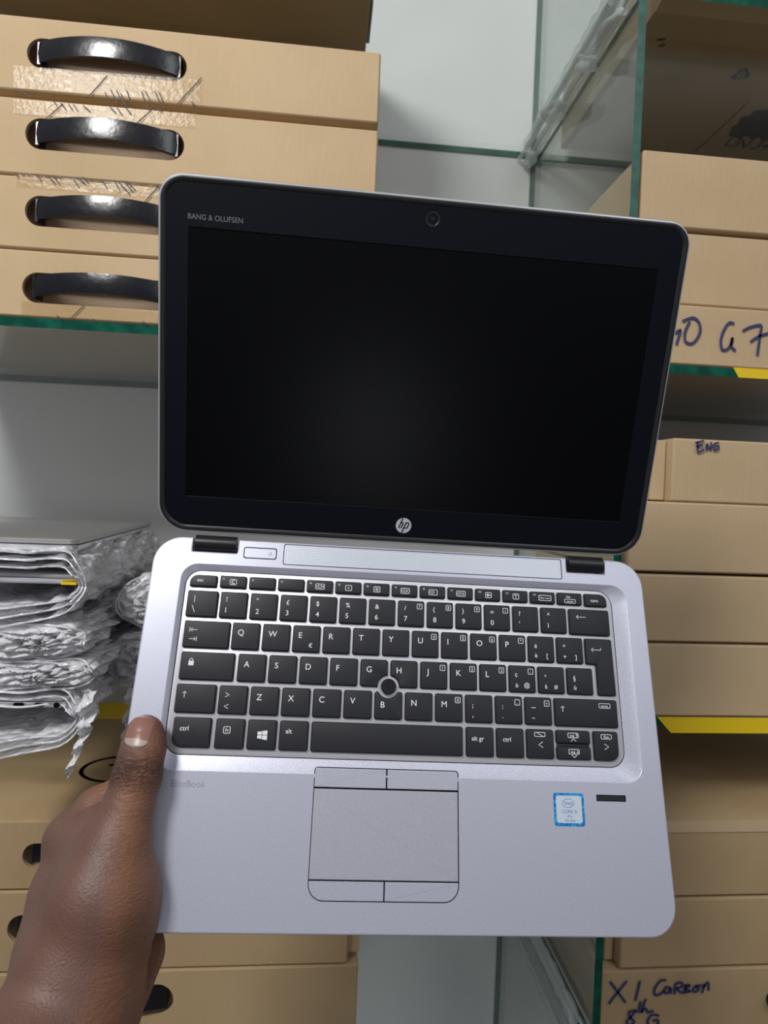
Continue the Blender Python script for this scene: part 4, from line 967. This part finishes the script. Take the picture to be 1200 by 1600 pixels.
# project onto the exact surface and relax
def grad(P, h=.4):
    g = np.stack([field(P + np.eye(3)[i] * h) - field(P - np.eye(3)[i] * h) for i in range(3)], -1) / (2 * h); return g
for _ in range(2):
    g = grad(V); fv = field(V); st_ = g * (fv / np.maximum((g * g).sum(-1), .3))[:, None]; ok_ = np.isfinite(st_).all(-1) & (np.abs(st_).max(-1) < .9); V[ok_] -= st_[ok_]
person = empty('person'); person.matrix_world = lap.matrix_world.copy()
tag(person, 'bare left hand and forearm gripping the laptop by its left edge, thumb on top', 'person')
me = bpy.data.meshes.new('hand_and_forearm'); me.from_pydata((V * .001).tolist(), [], F.tolist()); me.update()
for p in me.polygons: p.use_smooth = True
# skin tone map: paler palm side of the thumb and heel, darker knuckles and nail folds
ip = PT['th_ip'][0]; ipf = LP(212, 1203, 22)
a_ = me.color_attributes.new('skin_zone', 'FLOAT_COLOR', 'POINT')
palm = np.clip((V[:, 0] - np.interp(-V[:, 1], [105, 130, 150, 180, 215, 260], [-136, -141, -148, -143, -141, -148])) / 9 + .5, 0, 1) * np.clip((-V[:, 1] - 112) / 20, 0, 1)
palm = np.maximum(palm, np.clip((-4 - V[:, 2]) / 8, 0, 1) * np.clip((V[:, 0] + 182) / 12, 0, 1))
kn = np.exp(-((V[:, 1] - ipf[1]) / 7.0) ** 2) * (V[:, 2] > 10) * np.clip((-118 - V[:, 0]) / 10, 0, 1)
colr = np.stack([palm, kn, np.zeros(len(V)), np.ones(len(V))], 1).astype(np.float32); a_.data.foreach_set('color', colr.ravel())
m = bpy.data.materials.new('skin'); m.use_nodes = True; nt = m.node_tree; b = nt.nodes['Principled BSDF']; L_ = nt.links.new
b.inputs['Roughness'].default_value = .46; b.inputs['Specular IOR Level'].default_value = .42
b.inputs['Subsurface Weight'].default_value = .12; b.inputs['Subsurface Radius'].default_value = (1, .35, .2); b.inputs['Subsurface Scale'].default_value = .003
at_ = nt.nodes.new('ShaderNodeAttribute'); at_.attribute_name = 'skin_zone'; sp = nt.nodes.new('ShaderNodeSeparateColor'); L_(at_.outputs['Color'], sp.inputs[0])
tc = nt.nodes.new('ShaderNodeTexCoord')
n1 = nt.nodes.new('ShaderNodeTexNoise'); n1.inputs['Scale'].default_value = 45; n1.inputs['Detail'].default_value = 5; L_(tc.outputs['Object'], n1.inputs['Vector'])
c1_ = nt.nodes.new('ShaderNodeMix'); c1_.data_type = 'RGBA'; c1_.inputs[6].default_value = (.118, .058, .042, 1); c1_.inputs[7].default_value = (.165, .088, .066, 1); L_(n1.outputs['Fac'], c1_.inputs[0])
c2_ = nt.nodes.new('ShaderNodeMix'); c2_.data_type = 'RGBA'; c2_.inputs[7].default_value = (.235, .105, .055, 1); L_(c1_.outputs[2], c2_.inputs[6])
mp_ = nt.nodes.new('ShaderNodeMath'); mp_.operation = 'MULTIPLY'; mp_.inputs[1].default_value = .75; L_(sp.outputs[0], mp_.inputs[0]); L_(mp_.outputs[0], c2_.inputs[0])
c3_ = nt.nodes.new('ShaderNodeMix'); c3_.data_type = 'RGBA'; c3_.inputs[7].default_value = (.050, .026, .022, 1); L_(c2_.outputs[2], c3_.inputs[6])
mk_ = nt.nodes.new('ShaderNodeMath'); mk_.operation = 'MULTIPLY'; mk_.inputs[1].default_value = .5; L_(sp.outputs[1], mk_.inputs[0]); L_(mk_.outputs[0], c3_.inputs[0])
L_(c3_.outputs[2], b.inputs['Base Color'])
# fine skin grain, diagonal palm creases, knuckle creases
def nz(scale, stretch, rotz, dist):
    mp = nt.nodes.new('ShaderNodeMapping'); mp.inputs['Scale'].default_value = stretch; mp.inputs['Rotation'].default_value = (0, 0, rotz)
    n = nt.nodes.new('ShaderNodeTexNoise'); n.inputs['Scale'].default_value = scale; n.inputs['Detail'].default_value = 3; n.inputs['Distortion'].default_value = dist
    L_(tc.outputs['Object'], mp.inputs[0]); L_(mp.outputs[0], n.inputs['Vector']); return n
g1 = nz(750, (1, 1, 1), 0, 0); g2 = nz(170, (1, 6, 1), .75, 1.0); g3 = nz(150, (1, 3.2, 1), -.2, 2.2)
w1 = nt.nodes.new('ShaderNodeMath'); w1.operation = 'MULTIPLY'; L_(g2.outputs['Fac'], w1.inputs[0]); 
w0 = nt.nodes.new('ShaderNodeMath'); w0.operation = 'MULTIPLY_ADD'; w0.inputs[1].default_value = .9; w0.inputs[2].default_value = .10; L_(sp.outputs[0], w0.inputs[0]); L_(w0.outputs[0], w1.inputs[1])
w2 = nt.nodes.new('ShaderNodeMath'); w2.operation = 'MULTIPLY'; L_(g3.outputs['Fac'], w2.inputs[0]); L_(sp.outputs[1], w2.inputs[1])
ba = nt.nodes.new('ShaderNodeBump'); ba.inputs['Strength'].default_value = .6; ba.inputs['Distance'].default_value = .0006; L_(g1.outputs['Fac'], ba.inputs['Height'])
bb = nt.nodes.new('ShaderNodeBump'); bb.inputs['Strength'].default_value = .4; bb.inputs['Distance'].default_value = .0022; L_(w1.outputs[0], bb.inputs['Height']); L_(ba.outputs[0], bb.inputs['Normal'])
bc = nt.nodes.new('ShaderNodeBump'); bc.inputs['Strength'].default_value = .9; bc.inputs['Distance'].default_value = .0040; L_(w2.outputs[0], bc.inputs['Height']); L_(bb.outputs[0], bc.inputs['Normal'])
L_(bc.outputs[0], b.inputs['Normal'])
me.materials.append(m); ho = bpy.data.objects.new('hand_and_forearm', me); COL.objects.link(ho); ho.parent = person
# thumbnail: a curved plate lying on the thumb
mn = mat('nail', (.24, .115, .085), .28, 0, .5); mn2 = mat('nail_base', (.36, .27, .24), .35, 0, .5)
cn = LP(217, 1143, 20)[:2]; axu = (LP(224, 1120, 20) - LP(213, 1165, 20))[:2]; axu = axu / np.linalg.norm(axu); axv = np.array([axu[1], -axu[0]])
nu, nv = 44, 32; hl, hw_ = 8.6, 7.4; verts = []
for i in range(nu + 1):
    u = -1 + 2 * i / nu
    wd = hw_ * (1 - .10 * (u < 0) * u * u) * (1 - max(0, (abs(u) - .55) / .45) ** 2.4 * .55)
    for j in range(nv + 1):
        v = -1 + 2 * j / nv; uu = u * hl - .8 * (v * v) * (1 if u > 0 else -1) * abs(u)
        q = cn + axu * uu + axv * v * wd; z = 35.0
        P_ = np.array([[q[0], q[1], z]])
        for _ in range(60):
            dd = float(field(P_)[0])
            if dd < .02: break
            P_[0, 2] = max(P_[0, 2] - dd * .8, 7.0)
        edge = max(abs(u), abs(v)); verts.append((P_[0, 0], P_[0, 1], P_[0, 2] + (.55 if edge < .9 else .15 - 1.0 * (edge - .9) * 4)))
fs = [(i * (nv + 1) + j, i * (nv + 1) + j + 1, (i + 1) * (nv + 1) + j + 1, (i + 1) * (nv + 1) + j) for i in range(nu) for j in range(nv)]
me = bpy.data.meshes.new('thumbnail'); me.from_pydata([tuple(c * .001 for c in v) for v in verts], [], fs); me.materials.append(mn); me.materials.append(mn2)
for k, p in enumerate(me.polygons):
    i, j = k // nv, k % nv; u = -1 + 2 * (i + .5) / nu; v = -1 + 2 * (j + .5) / nv; p.use_smooth = True
    if u < -.38 - .35 * v * v * .0 + .12 * (1 - v * v) - .16: p.material_index = 1
no = bpy.data.objects.new('thumbnail', me); COL.objects.link(no); no.parent = person; no['label'] = 'pinkish thumbnail with paler base'
